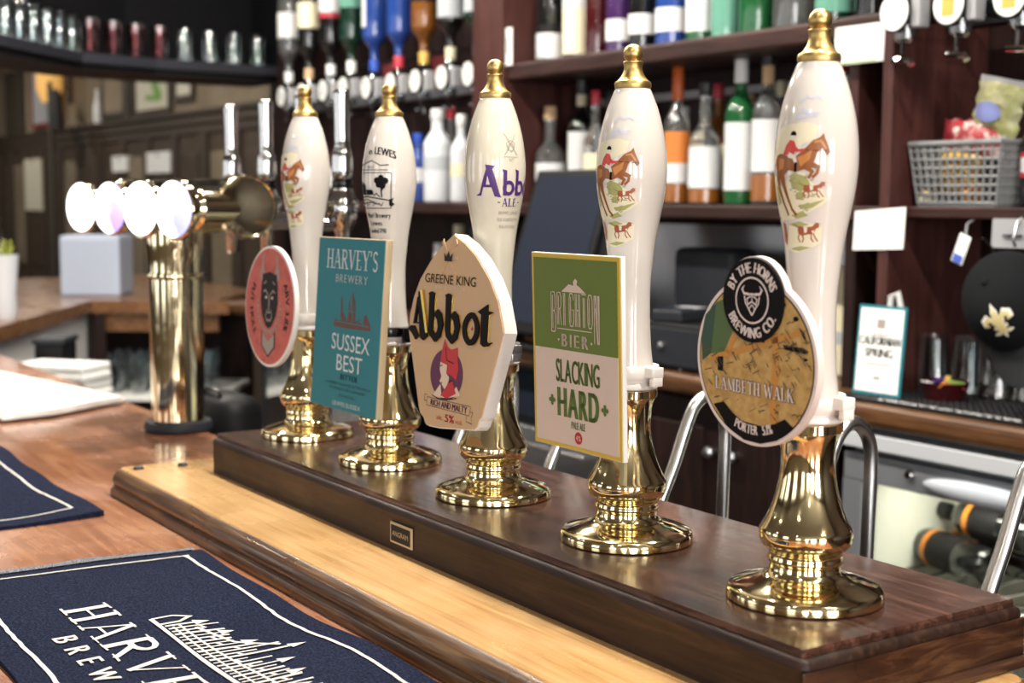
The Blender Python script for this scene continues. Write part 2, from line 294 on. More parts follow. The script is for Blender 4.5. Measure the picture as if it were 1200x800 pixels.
class Ink:
    """flat print: polygons in (u, v)"""
    def __init__(s): s.v = []; s.f = []
    def poly(s, pts):
        n = len(s.v); tri = tessellate_polygon([[Vector((p[0], p[1], 0)) for p in pts]])
        for t in tri:
            a, b, c = (pts[i] for i in t)
            if ((b[0]-a[0])*(c[1]-a[1])-(c[0]-a[0])*(b[1]-a[1])) < 0: t = t[::-1]
            s.f.append(tuple(i+n for i in t))
        s.v += [tuple(p[:2]) for p in pts]; return s
    def rect(s, x0, x1, y0, y1): return s.poly([(x0, y0), (x1, y0), (x1, y1), (x0, y1)])
    def circle(s, cx, cy, r, ry=None, n=28): return s.poly(circ(cx, cy, r, ry, n))
    def ring(s, cx, cy, r0, r1, n=40, a0=0, a1=2*PI, ky=1):
        m = len(s.v)
        for k in range(n+1):
            a = a0+(a1-a0)*k/n; s.v += [(cx+r0*math.cos(a), cy+ky*r0*math.sin(a)), (cx+r1*math.cos(a), cy+ky*r1*math.sin(a))]
        for k in range(n): i = m+2*k; s.f.append((i, i+1, i+3, i+2))
        return s
    def stroke(s, pts, w):
        m = len(s.v); n = len(pts); ws = w if isinstance(w, (list, tuple)) else [w]*n
        for i, p in enumerate(pts):
            a = Vector(pts[max(i-1, 0)]); b = Vector(pts[min(i+1, n-1)]); d = (b-a)
            d = d.normalized() if d.length > 1e-9 else Vector((1, 0)); k = ws[i]/2
            if 0 < i < n-1:
                d1 = (Vector(p)-a).normalized(); k /= max(.5, abs(d1.dot(d)))
            s.v += [(p[0]+d.y*k, p[1]-d.x*k), (p[0]-d.y*k, p[1]+d.x*k)]
        for i in range(n-1): q = m+2*i; s.f.append((q, q+2, q+3, q+1))
        return s
    def text(s, st, cx, cy, h, width=None, ks=1., bold=0, track=0, slope=0):
        """centred on cx, baseline cy, cap height h, optional total width"""
        if track or bold:
            xs = []; x = 0
            for ch in st:
                if ch == ' ': x += .45+track; continue
                v, f, a, b = glyphs(ch); xs.append((ch, x-a)); x += b-a+.14+track
            tot = x-.14-track; pieces = [(glyphs(c), o) for c, o in xs]; lo = 0
        else:
            v, f, a, b = glyphs(st); pieces = [((v, f, a, b), 0)]; lo = a; tot = b-a
        kx = (width/tot) if width else h*ks
        for (v, f, a, b), o in pieces:
            offs = [0] if not bold else [-bold, 0, bold]
            for dx in offs:
                n = len(s.v); s.v += [(cx+(p[0]+o-lo-tot/2)*kx+dx*h+slope*p[1]*h, cy+p[1]*h) for p in v]; s.f += [tuple(i+n for i in q) for q in f]
        return s
    def arc(s, st, cx, cy, r, h, amid, ks=1., inward=False, track=0., bold=0):
        """letters along an arc; inward=False: tops point away from the centre, clockwise"""
        ws = [(.4 if c == ' ' else glyphs(c)[3]-glyphs(c)[2])+.16+track for c in st]; tot = sum(ws)*h*ks
        sg = 1 if inward else -1; a = amid-sg*tot/r/2
        for c, w_ in zip(st, ws):
            da = w_*h*ks/r; am = a+sg*da/2; a += sg*da
            if c == ' ': continue
            v, f, lo, hi = glyphs(c); n = len(s.v); R = r
            ex = Vector((-math.sin(am), math.cos(am)))*sg; ey = Vector((math.cos(am), math.sin(am)))*(-1 if inward else 1)
            o = Vector((cx+R*math.cos(am), cy+R*math.sin(am)))
            for dx in ([-bold, bold] if bold else [0]):
                n = len(s.v)
                for p in v:
                    q = o+ex*((p[0]-(lo+hi)/2)*h*ks+dx*h)+ey*(p[1]-.5)*h; s.v.append((q.x, q.y))
                s.f += [tuple(i+n for i in q) for q in f]
        return s
    def serif(s, st, cx, cy, h, width=None, ks=1., gap=.06, wmul=1.):
        tot = sum(SERIF[c][0]+gap for c in st)-gap; kx = width/tot if width else h*ks; x = -tot/2
        for c in st:
            w_, ss = SERIF[c]
            for pts, wd, sf in ss:
                pp = [(cx+(x+p[0])*kx, cy+p[1]*h) for p in pts]; k = (kx+h)/2
                s.stroke(pp, wd*wmul*(kx if abs(pp[0][0]-pp[-1][0]) < .3*k else min(kx, h)))
                ends = {0: [], 1: [0, -1], 2: [-1], 3: [0], 4: [-1]}[sf]
                for e in ends:
                    px, py = pp[e]; dy = .028*h*wmul
                    yy = cy+dy if py < cy+.5*h else cy+h-dy
                    s.rect(px-(wd/2+.09)*kx, px+(wd/2+.09)*kx, yy-dy, yy+dy)
            x += w_+gap
        return s
    def xf(s, fn): s.v = [fn(*p) for p in s.v]; return s
    def build(s, name, fn, mat, parent, h=.0004, sub=0):
        vs, fs = s.v, s.f
        if sub:
            bm = bmesh.new(); bv = [bm.verts.new((p[0], p[1], 0)) for p in vs]
            for q in fs:
                try: bm.faces.new([bv[i] for i in q])
                except ValueError: pass
            for _ in range(5):
                le = [e for e in bm.edges if e.calc_length() > sub]
                if not le: break
                bmesh.ops.subdivide_edges(bm, edges=le, cuts=1)
                bmesh.ops.triangulate(bm, faces=[q for q in bm.faces if len(q.verts) > 4])
            bm.verts.index_update(); vs = [(q.co.x, q.co.y) for q in bm.verts]; fs = [[q.index for q in p.verts] for p in bm.faces]; bm.free()
        me = bpy.data.meshes.new(name); me.from_pydata([fn(p[0], p[1], h) for p in vs], [], fs); me.materials.append(mt(mat)); me.update()
        o = bpy.data.objects.new(name, me); COL.objects.link(o); o.parent = parent
        return o
MM = lambda pts, dv=0: [(x*.001, z*.001+dv) for x, z in pts]
# ------------------------------------------------------------------ the room
X0, X1, Y0, Y1, ZF, ZC = -14., 5.6, -4.5, 2.5, -1.15, 1.75
struct(box('floor', 'floor_dark', None, X0, X1, Y0-.1, Y1+.1, ZF-.1, ZF))
struct(box('ceiling', 'ceiling_paint', None, X0, X1, Y0-.1, Y1+.1, ZC, ZC+.1))
struct(box('wall_left', 'wall_paint', None, X0-.1, X0, Y0-.1, Y1+.1, ZF, ZC))
m = MB(); m.box(X1, X1+.1, Y0-.1, Y1+.1, ZF, -.25); m.box(X1, X1+.1, Y0-.1, Y1+.1, 1.35, ZC)
for a, b in ((Y0-.1, -3.5), (-2.3, -1.1), (.1, Y1+.1)): m.box(X1, X1+.1, a, b, -.25, 1.35)
struct(m.build('wall_right', 'wall_paint'))
for i, c in enumerate((-2.9, -.5)):
    m = MB()
    for q in ((c-.6, c-.54), (c+.54, c+.6), (c-.02, c+.02)): m.box(X1+.02, X1+.08, q[0], q[1], -.25, 1.35)
    for q in ((-.25, -.19), (1.29, 1.35), (.75, .79)): m.box(X1+.025, X1+.075, c-.6, c+.6, *q)
    fr = struct(m.build('window_%d' % (i+7), 'white_matte')); box('pane', 'pane', fr, X1+.05, X1+.055, c-.57, c+.57, -.22, 1.32)
wb = struct(box('wall_back', 'tan_wall', None, X0, -4.62, Y1, Y1+.1, ZF, ZC))
m = MB(); m.box(-4.62, X1, 1.6, 1.7, ZF, ZC); m.box(-4.62, -4.52, 1.7, Y1+.1, ZF, ZC)
struct(m.build('wall_bar', 'mahogany_v'))
xs = [X0]+[e for c, ww in WIN for e in (c-ww/2, c+ww/2)]+[X1]
m = MB(); m.box(X0, X1, Y0-.1, Y0, ZF, -.25); m.box(X0, X1, Y0-.1, Y0, 1.35, ZC)
for a, b in zip(xs[0::2], xs[1::2]): m.box(a, b, Y0-.1, Y0, -.25, 1.35)
struct(m.build('wall_front', 'wall_paint'))
for i, (c, ww) in enumerate(WIN):
    a, b = c-ww/2, c+ww/2; m = MB()
    for q in ((a, a+.06), (b-.06, b), (c-.02, c+.02)): m.box(q[0], q[1], Y0-.08, Y0-.02, -.25, 1.35)
    for q in ((-.25, -.19), (1.29, 1.35), (.75, .79)): m.box(a, b, Y0-.075, Y0-.025, *q)
    fr = struct(m.build('window_%d' % (i+1), 'white_matte'))
    box('pane', 'pane', fr, a+.03, b-.03, Y0-.055, Y0-.05, -.22, 1.32)
# panelling on the far wall: dado rail, stiles, panels
m = MB(); m.box(X0, -4.62, Y1-.05, Y1, .80, .86); m.box(X0, -4.62, Y1-.035, Y1, .74, .80); m.box(X0, -4.62, Y1-.07, Y1, .86, .885)
struct(m.build('trim_1', 'dado_brown'))
m = MB(); m.box(X0, -4.62, Y1-.02, Y1, ZF+.12, .74); pn = m.build('panelling', 'panel_dark', wb)
struct(box('baseboard_back', 'dado_brown', None, X0, -4.62, Y1-.04, Y1, ZF, ZF+.12))
for k in range(18):
    x = -13.8+k*.52
    if x > -4.8: break
    box('panel_stile', 'dado_brown', wb, x-.05, x+.05, Y1-.04, Y1-.02, ZF+.12, .74)
for k in range(17):
    x = -13.8+k*.52
    if x+.47 > -4.8: break
    box('panel_field', 'tan_wall' if k % 3 == 0 else 'panel_dark', wb, x+.11, x+.41, Y1-.035, Y1-.02, -.25, .62, .004)

# ------------------------------------------------------------------ bar counter, drip board, pump box
def rrect(x0, x1, y0, y1, r, n=6, off=0):
    x0 -= off; x1 += off; y0 -= off; y1 += off; r = max(r+off, .0005); out = []
    for cx, cy, a in ((x1-r, y0+r, -PI/2), (x1-r, y1-r, 0), (x0+r, y1-r, PI/2), (x0+r, y0+r, PI)):
        out += [(cx+r*math.cos(a+PI/2*k/n), cy+r*math.sin(a+PI/2*k/n)) for k in range(n+1)]
    return out
def rings(m, base, prof, smooth=True):
    """prof: list of (offset, z); base(off) -> outline"""
    loops = [[(x, y, z) for x, y in base(o)] for o, z in prof]; n = len(loops[0]); vs = [p for l in loops for p in l]; fs = []
    for i in range(len(loops)-1):
        for k in range(n): a, b = i*n+k, i*n+(k+1) % n; fs.append((a, b, b+n, a+n))
    return m.add(vs, fs, smooth)
def cap_poly(m, outl, z, up=True):
    n = len(outl); return m.add([(x, y, z) for x, y in outl], [tuple(range(n)) if up else tuple(range(n))[::-1]])
ZB = -.092
bar = thing('bar_counter', 'long glossy reddish-brown wooden bar counter under the pumps', 'counter', (-.9, -.27, ZF))
m = MB(); base = lambda o: rrect(-2.9, 2.9, -.37, .37, .02, 4, o); zt = ZB-ZF
rings(m, base, [(-.012, zt-.045), (0, zt-.040), (.004, zt-.025), (0, zt-.006), (-.006, zt)]); cap_poly(m, base(-.006), zt); cap_poly(m, base(-.012), zt-.045, False)
m.build('countertop', 'bar_wood', bar)
box('bar_front', 'mahogany_v', bar, -2.8, 2.8, -.28, -.22, 0, zt-.045)
box('bar_back', 'mahogany_v', bar, -2.8, 2.8, .28, .345, 0, zt-.045)
for k in range(4): box('bar_frame', 'mahogany_v', bar, -2.75+k*1.82, -2.65+k*1.82, -.22, .28, 0, zt-.045)

db = thing('drip_board', 'light golden oak board with dark moulded edge along the pump box', 'board', (-.5, -.08, ZB))
base = lambda o: rrect(-.62, .63, -.128, .20, .012, 5, o); T0 = .038
m = MB(); rings(m, base, [(0, T0-.0015), (-.0015, T0)]); cap_poly(m, base(-.0015), T0); m.build('top_board', 'oak_light', db)
m = MB(); rings(m, base, [(.0, T0-.0015), (.0055, T0-.004), (.010, T0-.010), (.0115, T0-.017), (.010, T0-.022), (.0085, T0-.0235), (.013, T0-.0255), (.0145, T0-.030), (.0145, .0)], True); cap_poly(m, base(.0145), 0, False)
m.build('edge_moulding', 'oak_edge', db)
for (x, y) in ((-.592, -.108), (-.583, -.047)):
    m = MB(); m.lathe([(.0072, 0), (.0072, .002), (.0055, .0038), (.0, .0045)], 20, (x, y, T0)); m.build('screw_cap', 'rubber_grey', db)

ZP = ZB+.038
pb = thing('pump_box', 'dark polished wooden pump box carrying the five beer pumps', 'pump box', (-.46, .02, ZP))
H0 = -ZP
base = lambda o: rrect(-.556, .5585, -.1225, .123, .003, 3, o)
m = MB(); rings(m, base, [(0, H0-.006), (.0, H0-.0025), (-.0012, H0)], False); cap_poly(m, base(-.0012), H0); m.build('top_panel', 'walnut', pb)
m = MB(); rings(m, base, [(-.003, H0-.0065), (.0005, H0-.0062), (.0030, H0-.0068), (.0052, H0-.0092), (.0062, H0-.013), (.0062, H0-.0135), (.0055, H0-.0145), (.0055, 0)]); cap_poly(m, base(.0055), 0, False)
# front and end faces share the body; the end grain runs the other way, so the right end is a board of its own
m.build('body', 'walnut_face', pb)
m = MB(); m.box(.5630, .5652, -.1275, .128, .002, H0-.0150, .0006); m.build('end_board', 'walnut_end', pb)
m = MB(); m.box(.5645, .5745, -.130, .1305, 0, .009, .003); m.build('end_bead', 'walnut_end', pb)
m = MB(); m.box(-.0235, .0235, -.0022, 0, -.0115, .0115, .001); npl = m.build('name_plate', 'mid_wood_edge', pb); npl.location = (-.022, -.1280, .0205)
box('plate_field', 'black', npl, -.0205, .0205, -.0026, -.0020, -.0088, .0088)
Ink().text('ANGRAM', 0, -.0028, .0056, .034).build('lettering', lambda u, v, h: (u, -.0026-h, v), 'mid_wood_edge', npl)

# ------------------------------------------------------------------ hand pumps
BR = smooth_curve([(.0642, .0035), (.0635, .0075), (.0605, .0105), (.047, .0155), (.0345, .0195), (.0300, .0235), (.0288, .0285)], 5)
BODY = smooth_curve([(.0288, .0285), (.0300, .0305), (.0305, .0335), (.0298, .0370), (.0310, .0405), (.0355, .0445), (.0378, .0500), (.0382, .0560), (.0374, .0592)], 5) + \
       smooth_curve([(.0368, .0602), (.0325, .0680), (.0285, .0780), (.0252, .0890), (.0228, .1010), (.0219, .1120), (.0222, .1230), (.0238, .1330), (.0262, .1385)], 5) + \
       [(.0275, .1392), (.0275, .1462), (.0268, .1470), (.0235, .1470)]
HAND = smooth_curve([(.0248, .160), (.0232, .168), (.0208, .189), (.0196, .210), (.0192, .230), (.0197, .251), (.0216, .271), (.0240, .2914), (.0276, .312), (.0312, .332), (.0331, .3527), (.0325, .373), (.0297, .3935), (.0244, .414), (.0180, .431), (.0160, .4345)], 5)
FIN = [(.0150, .4335), (.0168, .4345), (.0172, .4365), (.0172, .4395), (.0164, .4410)] + smooth_curve([(.0150, .4415), (.0118, .4450), (.0093, .4500), (.0086, .4540), (.0090, .4575), (.0094, .4590), (.0088, .4602), (.0062, .4606)], 4) + \
      [(.0093*math.sin(a), .4672-.0093*math.cos(a)) for a in [math.radians(q) for q in range(42, 181, 9)]]
def hr(z):
    for (r0, z0), (r1, z1) in zip(HAND, HAND[1:]):
        if z0 <= z <= z1: return r0+(r1-r0)*(z-z0)/max(1e-9, z1-z0)
    return HAND[0][0] if z < HAND[0][1] else HAND[-1][0]
def wrap(a_deg, z0=0):
    """print wrapped on the handle: u = arc length (m) from the angle a_deg, v = height above z0"""
    a0 = math.radians(a_deg)
    def fn(u, v, h):
        z = v+z0; r = hr(z)+h; a = a0+u/.0325
        return (r*math.cos(a), r*math.sin(a), z)
    return fn
HUNT_Z = .3115
def hunt(parent, a, z=HUNT_Z, k=1.):
    c = .01*k; S = lambda pts: [(x*c, y*c) for x, y in pts]; fn = wrap(a, z); B = lambda i, n, m_, h: i.build(n, fn, m_, parent, h, .004)
    i = Ink()
    i.poly(S([(-1.9, .3), (-1.2, -.2), (.2, -.1), (1.6, .35), (2.9, .9), (3.5, 1.4), (3.0, 2.3), (2.0, 2.9), (1.6, 3.6), (.6, 3.4), (-.6, 2.4), (-1.6, 3.4), (-2.2, 3.0)])); i.poly(S([(-.9, -2.5), (.6, -2.75), (1.9, -2.45), (3.2, -1.9), (3.2, -.6), (1.5, -.3), (-.2, -.6)]))
    i.poly(S([(-1.9, 4.2), (-1.5, 5.6), (-1.2, 7.0), (-.3, 7.3), (1.6, 7.45), (2.6, 7.2), (2.4, 6.2), (.9, 5.5), (0, 4.8)]))
    B(i, 'printed_ground', 'grass_pale', .00025)
    for q in ([(.3, 3.3), (.8, 3.55), (1.2, 3.4), (1.7, 3.25), (2.0, 2.8), (2.1, 2.4), (1.6, 2.2), (1.2, 2.05), (.8, 2.25), (.5, 2.3)], [(-1.5, 2.6), (-1.1, 2.4), (-.9, 1.2), (-1.5, 1.0)], [(1.0, 1.0), (2.2, 1.2), (3.3, 1.5), (2.6, 1.05), (2.2, .8), (1.2, .7)], [(.2, .2), (1.4, .55), (1.9, .2), (.8, -.05)], [(-.3, -2.45), (.9, -2.6), (2.2, -2.3), (1.0, -2.2)], [(.9, 2.0), (1.6, 2.1), (1.5, 1.4), (.8, 1.5)], [(-.2, -.5), (1.0, -.25), (2.0, -.5), (.8, -.75)]): B(Ink().poly(S(q)), 'printed_grass', 'grass_print', .00032)
    i = Ink(); r9 = random.Random(3)
    for k in range(34): x, y = r9.uniform(.2, 2.2), r9.uniform(.5, 3.3); l_ = r9.uniform(.15, .4); th = r9.uniform(-.5, .9); i.stroke(S([(x, y), (x+l_*math.cos(th), y+l_*math.sin(th))]), r9.uniform(.04, .1)*c)
    B(i, 'printed_twigs', 'dun_print', .00036)
    i = Ink()
    for q in ([(.9, 9.0), (1.5, 9.5), (2.0, 9.2)], [(2.0, 9.3), (2.5, 9.5), (3.1, 9.1)], [(.7, 8.0), (1.3, 8.4), (1.9, 8.1), (2.8, 8.2)], [(.6, 7.8), (1.6, 7.9), (2.6, 7.95)]): i.stroke(S(q), [.06*c*4, .2*c, .06*c] if len(q) == 3 else [.05*c, .3*c, .22*c, .05*c][:len(q)])
    B(i, 'printed_clouds', 'sky_print', .0003)
    i = Ink()
    i.poly(S([(2.75, 6.3), (3.0, 6.6), (3.1, 6.2), (3.55, 5.15), (3.3, 4.85), (2.9, 5.4), (2.6, 5.2), (2.35, 4.5), (2.1, 4.0), (1.0, 3.6), (.2, 3.75), (-.5, 3.1), (-1.2, 3.5), (-1.55, 4.3), (-1.2, 4.9), (-.6, 5.05), (.2, 4.85), (.9, 4.85), (1.5, 5.3), (2.1, 5.95)]))
    i.stroke(S([(2.0, 4.2), (2.65, 3.95), (2.55, 3.5), (2.2, 3.15)]), [.5*c, .32*c, .24*c, .2*c]); i.stroke(S([(1.7, 4.0), (2.2, 3.6), (1.9, 3.1)]), [.45*c, .26*c, .2*c])
    i.stroke(S([(-.6, 3.6), (-.35, 2.6), (0, 1.6), (.35, .7), (.8, .2)]), [.7*c, .4*c, .26*c, .22*c, .26*c]); i.stroke(S([(-1.1, 3.6), (-1.0, 2.4), (-.55, 1.2), (-.1, .2)]), [.6*c, .36*c, .24*c, .24*c])
    B(i, 'printed_horse', 'horse_brown', .0004)
    i = Ink(); i.poly(S([(1.0, 4.7), (1.7, 5.0), (2.2, 5.4), (2.0, 4.6), (1.3, 4.0)])); i.poly(S([(-.9, 4.7), (-.2, 4.6), (-.3, 3.9), (-.9, 3.7)])); i.stroke(S([(2.3, 5.9), (2.8, 6.0), (3.2, 5.4)]), .16*c)
    B(i, 'printed_highlight', 'horse_light', .00048)
    i = Ink(); i.poly(S([(-.35, 4.95), (-.05, 5.7), (.3, 6.1), (.7, 6.0), (.95, 5.4), (.7, 4.95)])); i.stroke(S([(.5, 5.75), (1.0, 5.25), (1.6, 5.3)]), [.34*c, .26*c, .2*c]); B(i, 'printed_coat', 'coat_red', .00056)
    i = Ink(); i.stroke(S([(.2, 4.95), (.75, 4.75), (.9, 4.3)]), [.4*c, .34*c, .26*c]); i.circle(.58*c, 6.35*c, .2*c, None, 12); B(i, 'printed_breeches', 'warm_white_print', .00062)
    i = Ink(); i.poly(S([(.3, 6.45), (.4, 6.72), (.62, 6.8), (.82, 6.65), (.86, 6.42)])); i.stroke(S([(.9, 4.35), (.85, 3.6)]), .22*c); i.stroke(S([(1.6, 5.3), (3.3, 5.2)]), .04*c); B(i, 'printed_cap', 'black_print', .00066)
    def dog(x, y, s, nm):
        q = lambda pts: [((x+px*s)*c, (y+py*s)*c) for px, py in pts]
        i = Ink(); i.poly(q([(0, .8), (.15, 1.05), (.9, 1.0), (1.4, 1.05), (1.7, 1.35), (2.0, 1.3), (2.3, 1.1), (2.0, 1.0), (1.75, .9), (1.5, .5), (.9, .45), (.4, .35), (.05, .5)]))
        i.stroke(q([(.2, .55), (.0, .2), (.2, -.15)]), .12*s*c); i.stroke(q([(.45, .5), (.55, .1), (.4, -.15)]), .12*s*c); i.stroke(q([(1.45, .6), (1.7, .2), (1.95, -.05)]), .11*s*c); i.stroke(q([(1.3, .6), (1.3, .15), (1.55, -.1)]), .11*s*c); i.stroke(q([(.1, .95), (-.25, 1.15), (-.5, 1.25)]), [.1*s*c, .07*s*c, .04*s*c])
        B(i, nm, 'dog_red', .0004)
        i = Ink(); i.poly(q([(.6, 1.0), (.95, .98), (.9, .6), (.65, .55)])); i.poly(q([(2.0, 1.25), (2.3, 1.1), (2.0, 1.03)])); i.poly(q([(1.3, .7), (1.6, .8), (1.5, .5)])); B(i, nm, 'warm_white_print', .00048)
    dog(1.5, 1.7, .85, 'printed_hound'); dog(.8, -1.75, 1.05, 'printed_hound')
    i = Ink(); i.poly(S([(-1.2, -.3), (-.7, -.5), (-.6, -1.3), (-.9, -2.2), (-1.3, -1.9)])); B(i, 'printed_hound', 'dog_red', .0004)
    # low sprigs near the foot of the handle
    for zz, w_ in ((-.115, .8),):
        i = Ink(); i.poly([((x)*c, zz+y*c) for x, y in ((0, 0), (.9, -.2), (1.9, .1), (2.0, .6), (1.2, .9), (.3, .6))]); i.build('printed_sprig', fn, 'grass_print', parent, .0003, .004)
        i = Ink(); i.poly([((x)*c, zz+y*c) for x, y in ((.2, 1.6), (1.0, 1.5), (1.4, 1.9), (.8, 2.2))]); i.build('printed_sprig', fn, 'dog_red', parent, .0003, .004)

PX = [-.9376, -.7032, -.4688, -.2344, 0.]
HT = [.4775, .4650, .4750, .4700, .4768]
PLAB = ['beer pump with hunting scene on white handle behind round coral clip',
        'beer pump with black mill picture on white handle behind teal clip',
        'beer pump with purple lettering on cream handle behind pointed clip',
        'beer pump with hunting scene on white handle behind green clip',
        'beer pump with hunting scene on white handle behind round map clip']
meshes = {}
pumps = []
for i, x in enumerate(PX):
    p = thing('hand_pump', PLAB[i], 'beer pump', (x, 0, 0), (0, 0, 0), 'beer pumps in a row on the pump box')
    pumps.append(p)
    def part(key, name, fn, mat):
        if (key, mat) not in meshes: o = fn().build(name, mat, p); meshes[(key, mat)] = o.data
        else: o = bpy.data.objects.new(name, meshes[(key, mat)]); COL.objects.link(o); o.parent = p
        return o
    part('fl', 'base_flange', lambda: MB().lathe([(.0625, 0), (.0642, .0012)]+BR, 72), 'brass')
    part('co', 'brass_column', lambda: MB().lathe(BODY, 64), 'brass')
    part('fe', 'ferrule', lambda: MB().lathe([(.0225, .1470), (.0272, .1474), (.0284, .1488), (.0284, .1508), (.0262, .1525), (.0250, .1545), (.0258, .1560), (.0258, .158), (.0245, .1595), (.0245, .1605)], 48), 'white_plastic')
    hd = part('ha', 'handle', lambda: MB().lathe(HAND, 64), 'porcelain_warm' if i == 2 else 'porcelain')
    fi = part('fi', 'finial', lambda: MB().lathe(FIN, 40), 'gilt')
    k = (HT[i]-.160)/(.4765-.160)
    for o in (hd, fi): o.scale = (1, 1, k); o.location.z = .160*(1-k)
    if i in (0, 3, 4): hunt(hd, {0: -90, 3: -89, 4: -90}[i])
    if i == 1:
        fn = wrap(-76, 0); I = Ink()
        B = lambda q, n, m_='black_print', h=.0004: q.build(n, fn, m_, hd, h, .004)
        def bow(u, v): return (u, v-.16*u*u/.03+0)
        B(Ink().text('in', .000, .387, .0072, bold=.03).text('LEWES', .0210, .3875, .0092, .0275, bold=.05).xf(bow), 'lettering')
        q = Ink(); q.stroke([(-.022, .372), (.004, .379), (.016, .373), (.026, .374)], .0012); q.stroke([(-.02, .3675), (.025, .3675)], .0009); q.text('MILLS', .002, .3695, .003); B(q, 'printed_scroll', 'smoke_print')
        q = Ink()
        for a, b, cc, d in ((-.026, .029, .3635, .3645), (-.026, .029, .3195, .3205), (.028, .029, .3195, .3645)): q.rect(a, b, cc, d)
        for tx, tz, tr in ((.0165, .3530, .0058), (.0115, .3545, .0042), (.0212, .3540, .0044), (.0180, .3480, .0042), (.0135, .3490, .0038), (.0165, .3580, .0036)): q.circle(tx, tz, tr, None, 10)
        q.stroke([(.0165, .347), (.0170, .3335)], .0018); q.stroke([(.0165, .341), (.0205, .346)], .0009)
        q.poly([(-.016, .3365), (-.016, .3475), (-.0115, .3525), (-.007, .3475), (-.007, .3365)]); q.poly([(-.006, .3365), (-.006, .3430), (.004, .3430), (.006, .3400), (.006, .3365)]); q.circle(-.0195, .349, .0042, None, 10); q.circle(-.021, .342, .0045, None, 10)
        q.stroke([(-.024, .3335), (-.004, .3345), (.010, .3325), (.026, .3300)], .0014); q.stroke([(-.022, .3295), (-.006, .3310), (.008, .3270)], .0010); q.stroke([(-.020, .3255), (.0, .3275), (.016, .3240)], .0010); q.stroke([(.006, .3355), (.010, .3385), (.0145, .3340)], .0012)
        for k in range(10): x9 = -.022+k*.0042; q.stroke([(x9, .3225+.002*(k % 3)), (x9+.003, .3255+.002*(k % 2))], .0007)
        q.poly([(.026, .331), (.032, .333), (.030, .328), (.0335, .325), (.029, .322), (.026, .324)])
        B(q, 'printed_mill')
        q = Ink().text('Wharf Brewery', .007, .3080, .0062, .042, bold=.03).text('Lewes', .004, .2985, .0058, bold=.03).text('Founded 1790', .004, .2890, .0058, .034, bold=.03); B(q, 'lettering')
    if i == 2:
        fn = wrap(-13, 0); B = lambda q, n, m_, h=.0004: q.xf(lambda u_9, v_9: (u_9*1.12, .330+(v_9-.330)*1.2)).build(n, fn, m_, hd, h, .004)
        q = Ink(); z = .330   # flared letters A b b o t
        A = [(-.030, 0), (-.024, 0), (-.0215, .0075), (-.0135, .0075), (-.0105, -.0005), (-.0035, -.0015), (-.0055, .0015), (-.0125, .0235), (-.0105, .0265), (-.0195, .0275), (-.0185, .0240), (-.0255, .0025)]
        q.poly([(x, z+y) for x, y in A])
        for x in (-.0022, .0112):
            q.poly([(x, z+.0005), (x+.0034, z), (x+.0036, z+.0225), (x-.0012, z+.0235), (x, z+.0205)])
            q.ring(x+.0058, z+.0068, .0033, .0064, 26, 0, 2*PI, 1.05)
        q.ring(.0302, z+.0068, .0034, .0066, 28, 0, 2*PI, 1.05); q.poly([(.0402, z), (.0436, z), (.0434, z+.019), (.0404, z+.017)]); q.rect(.0372, .0470, z+.0118, z+.0138)
        B(q, 'lettering', 'ale_purple')
        q = Ink().poly([(-.0188, z+.0098), (-.0150, z+.0098), (-.0172, z+.0175)]); B(q, 'letter_counter', 'porcelain_warm', .0005)
        B(Ink().serif('ALE', .006, z-.0095, .0072, .018).rect(-.0075, -.0045, z-.0062, z-.0054).rect(.0165, .0195, z-.0062, z-.0054), 'lettering', 'ale_purple')
        q = Ink()
        for j, (s_, w_) in enumerate((('BREWED LONGER', .026), ('FOR A DISTINCTIVE', .029), ('FULL FLAVOUR', .023))): q.text(s_, .007, z-.0165-.0062*j, .0028, w_)
        B(q, 'lettering', 'ash_print')
        q = Ink()
        for s_ in (-1, 1): q.stroke([(.006-.007*s_, z+.036), (.006+.007*s_, z+.055)], .0007); q.stroke([(.006+.003*s_, z+.040), (.006+.005*s_, z+.0465), (.006, z+.049)], .0006)
        q.ring(.006, z+.043, .003, .0036, 16); q.rect(-.002, .014, z+.034, z+.0345); q.text('EST', .006, z+.0305, .0022); B(q, 'printed_crest', 'ash_print')
# ------------------------------------------------------------------ pump clips (drawn in mm on the plane of the clip: x across, z up)
AB_OUT=[(-23.7,287.9),(-46.6,274.9),(-68.4,257.4),(-88.0,236.7),(-99.4,216.0),(-105.2,195.4),(-104.7,175.2),(-71.3,94.9),(-67.4,88.2),(-58.5,83.7),(-54.6,77.9),(-46.4,76.8),(-24.8,77.5),(44.4,84.5),(50.3,88.9),(52.7,95.9),(57.5,99.3),(86.7,189.6),(83.3,198.5),(72.3,221.2),(53.0,243.7),(25.9,265.1),(0.6,279.0)]
AB_A1=[(-85.0,222.4),(-80.6,222.7),(-60.9,178.0),(-59.3,175.0),(-67.9,169.4),(-73.9,171.5),(-76.6,178.7),(-84.0,212.2)]
AB_A2=[(-86.7,216.2),(-83.0,216.4),(-87.5,186.6),(-91.6,186.3)]
AB_A3=[(-104.7,178.0),(-96.4,183.9),(-89.2,183.9),(-81.0,176.3),(-77.4,174.5),(-85.1,168.9),(-92.9,175.3),(-99.1,178.1)]
AB_A4=[(-91.6,188.4),(-76.6,188.2),(-76.6,186.8),(-91.6,186.8)]
AB_AG=[(-81.0,223.5),(-76.5,224.5),(-58.5,178.7),(-62.9,177.8)]
AB_B1=[(-62.9,221.7),(-60.9,219.8),(-57.9,183.3),(-55.0,176.4),(-43.2,169.6),(-32.5,176.3),(-28.3,190.7),(-33.5,201.8),(-41.3,205.5),(-49.1,199.7),(-41.3,194.7),(-38.3,186.9),(-39.3,181.8),(-43.2,177.4),(-48.7,182.0),(-50.5,206.2),(-50.7,221.9),(-57.0,223.9)]
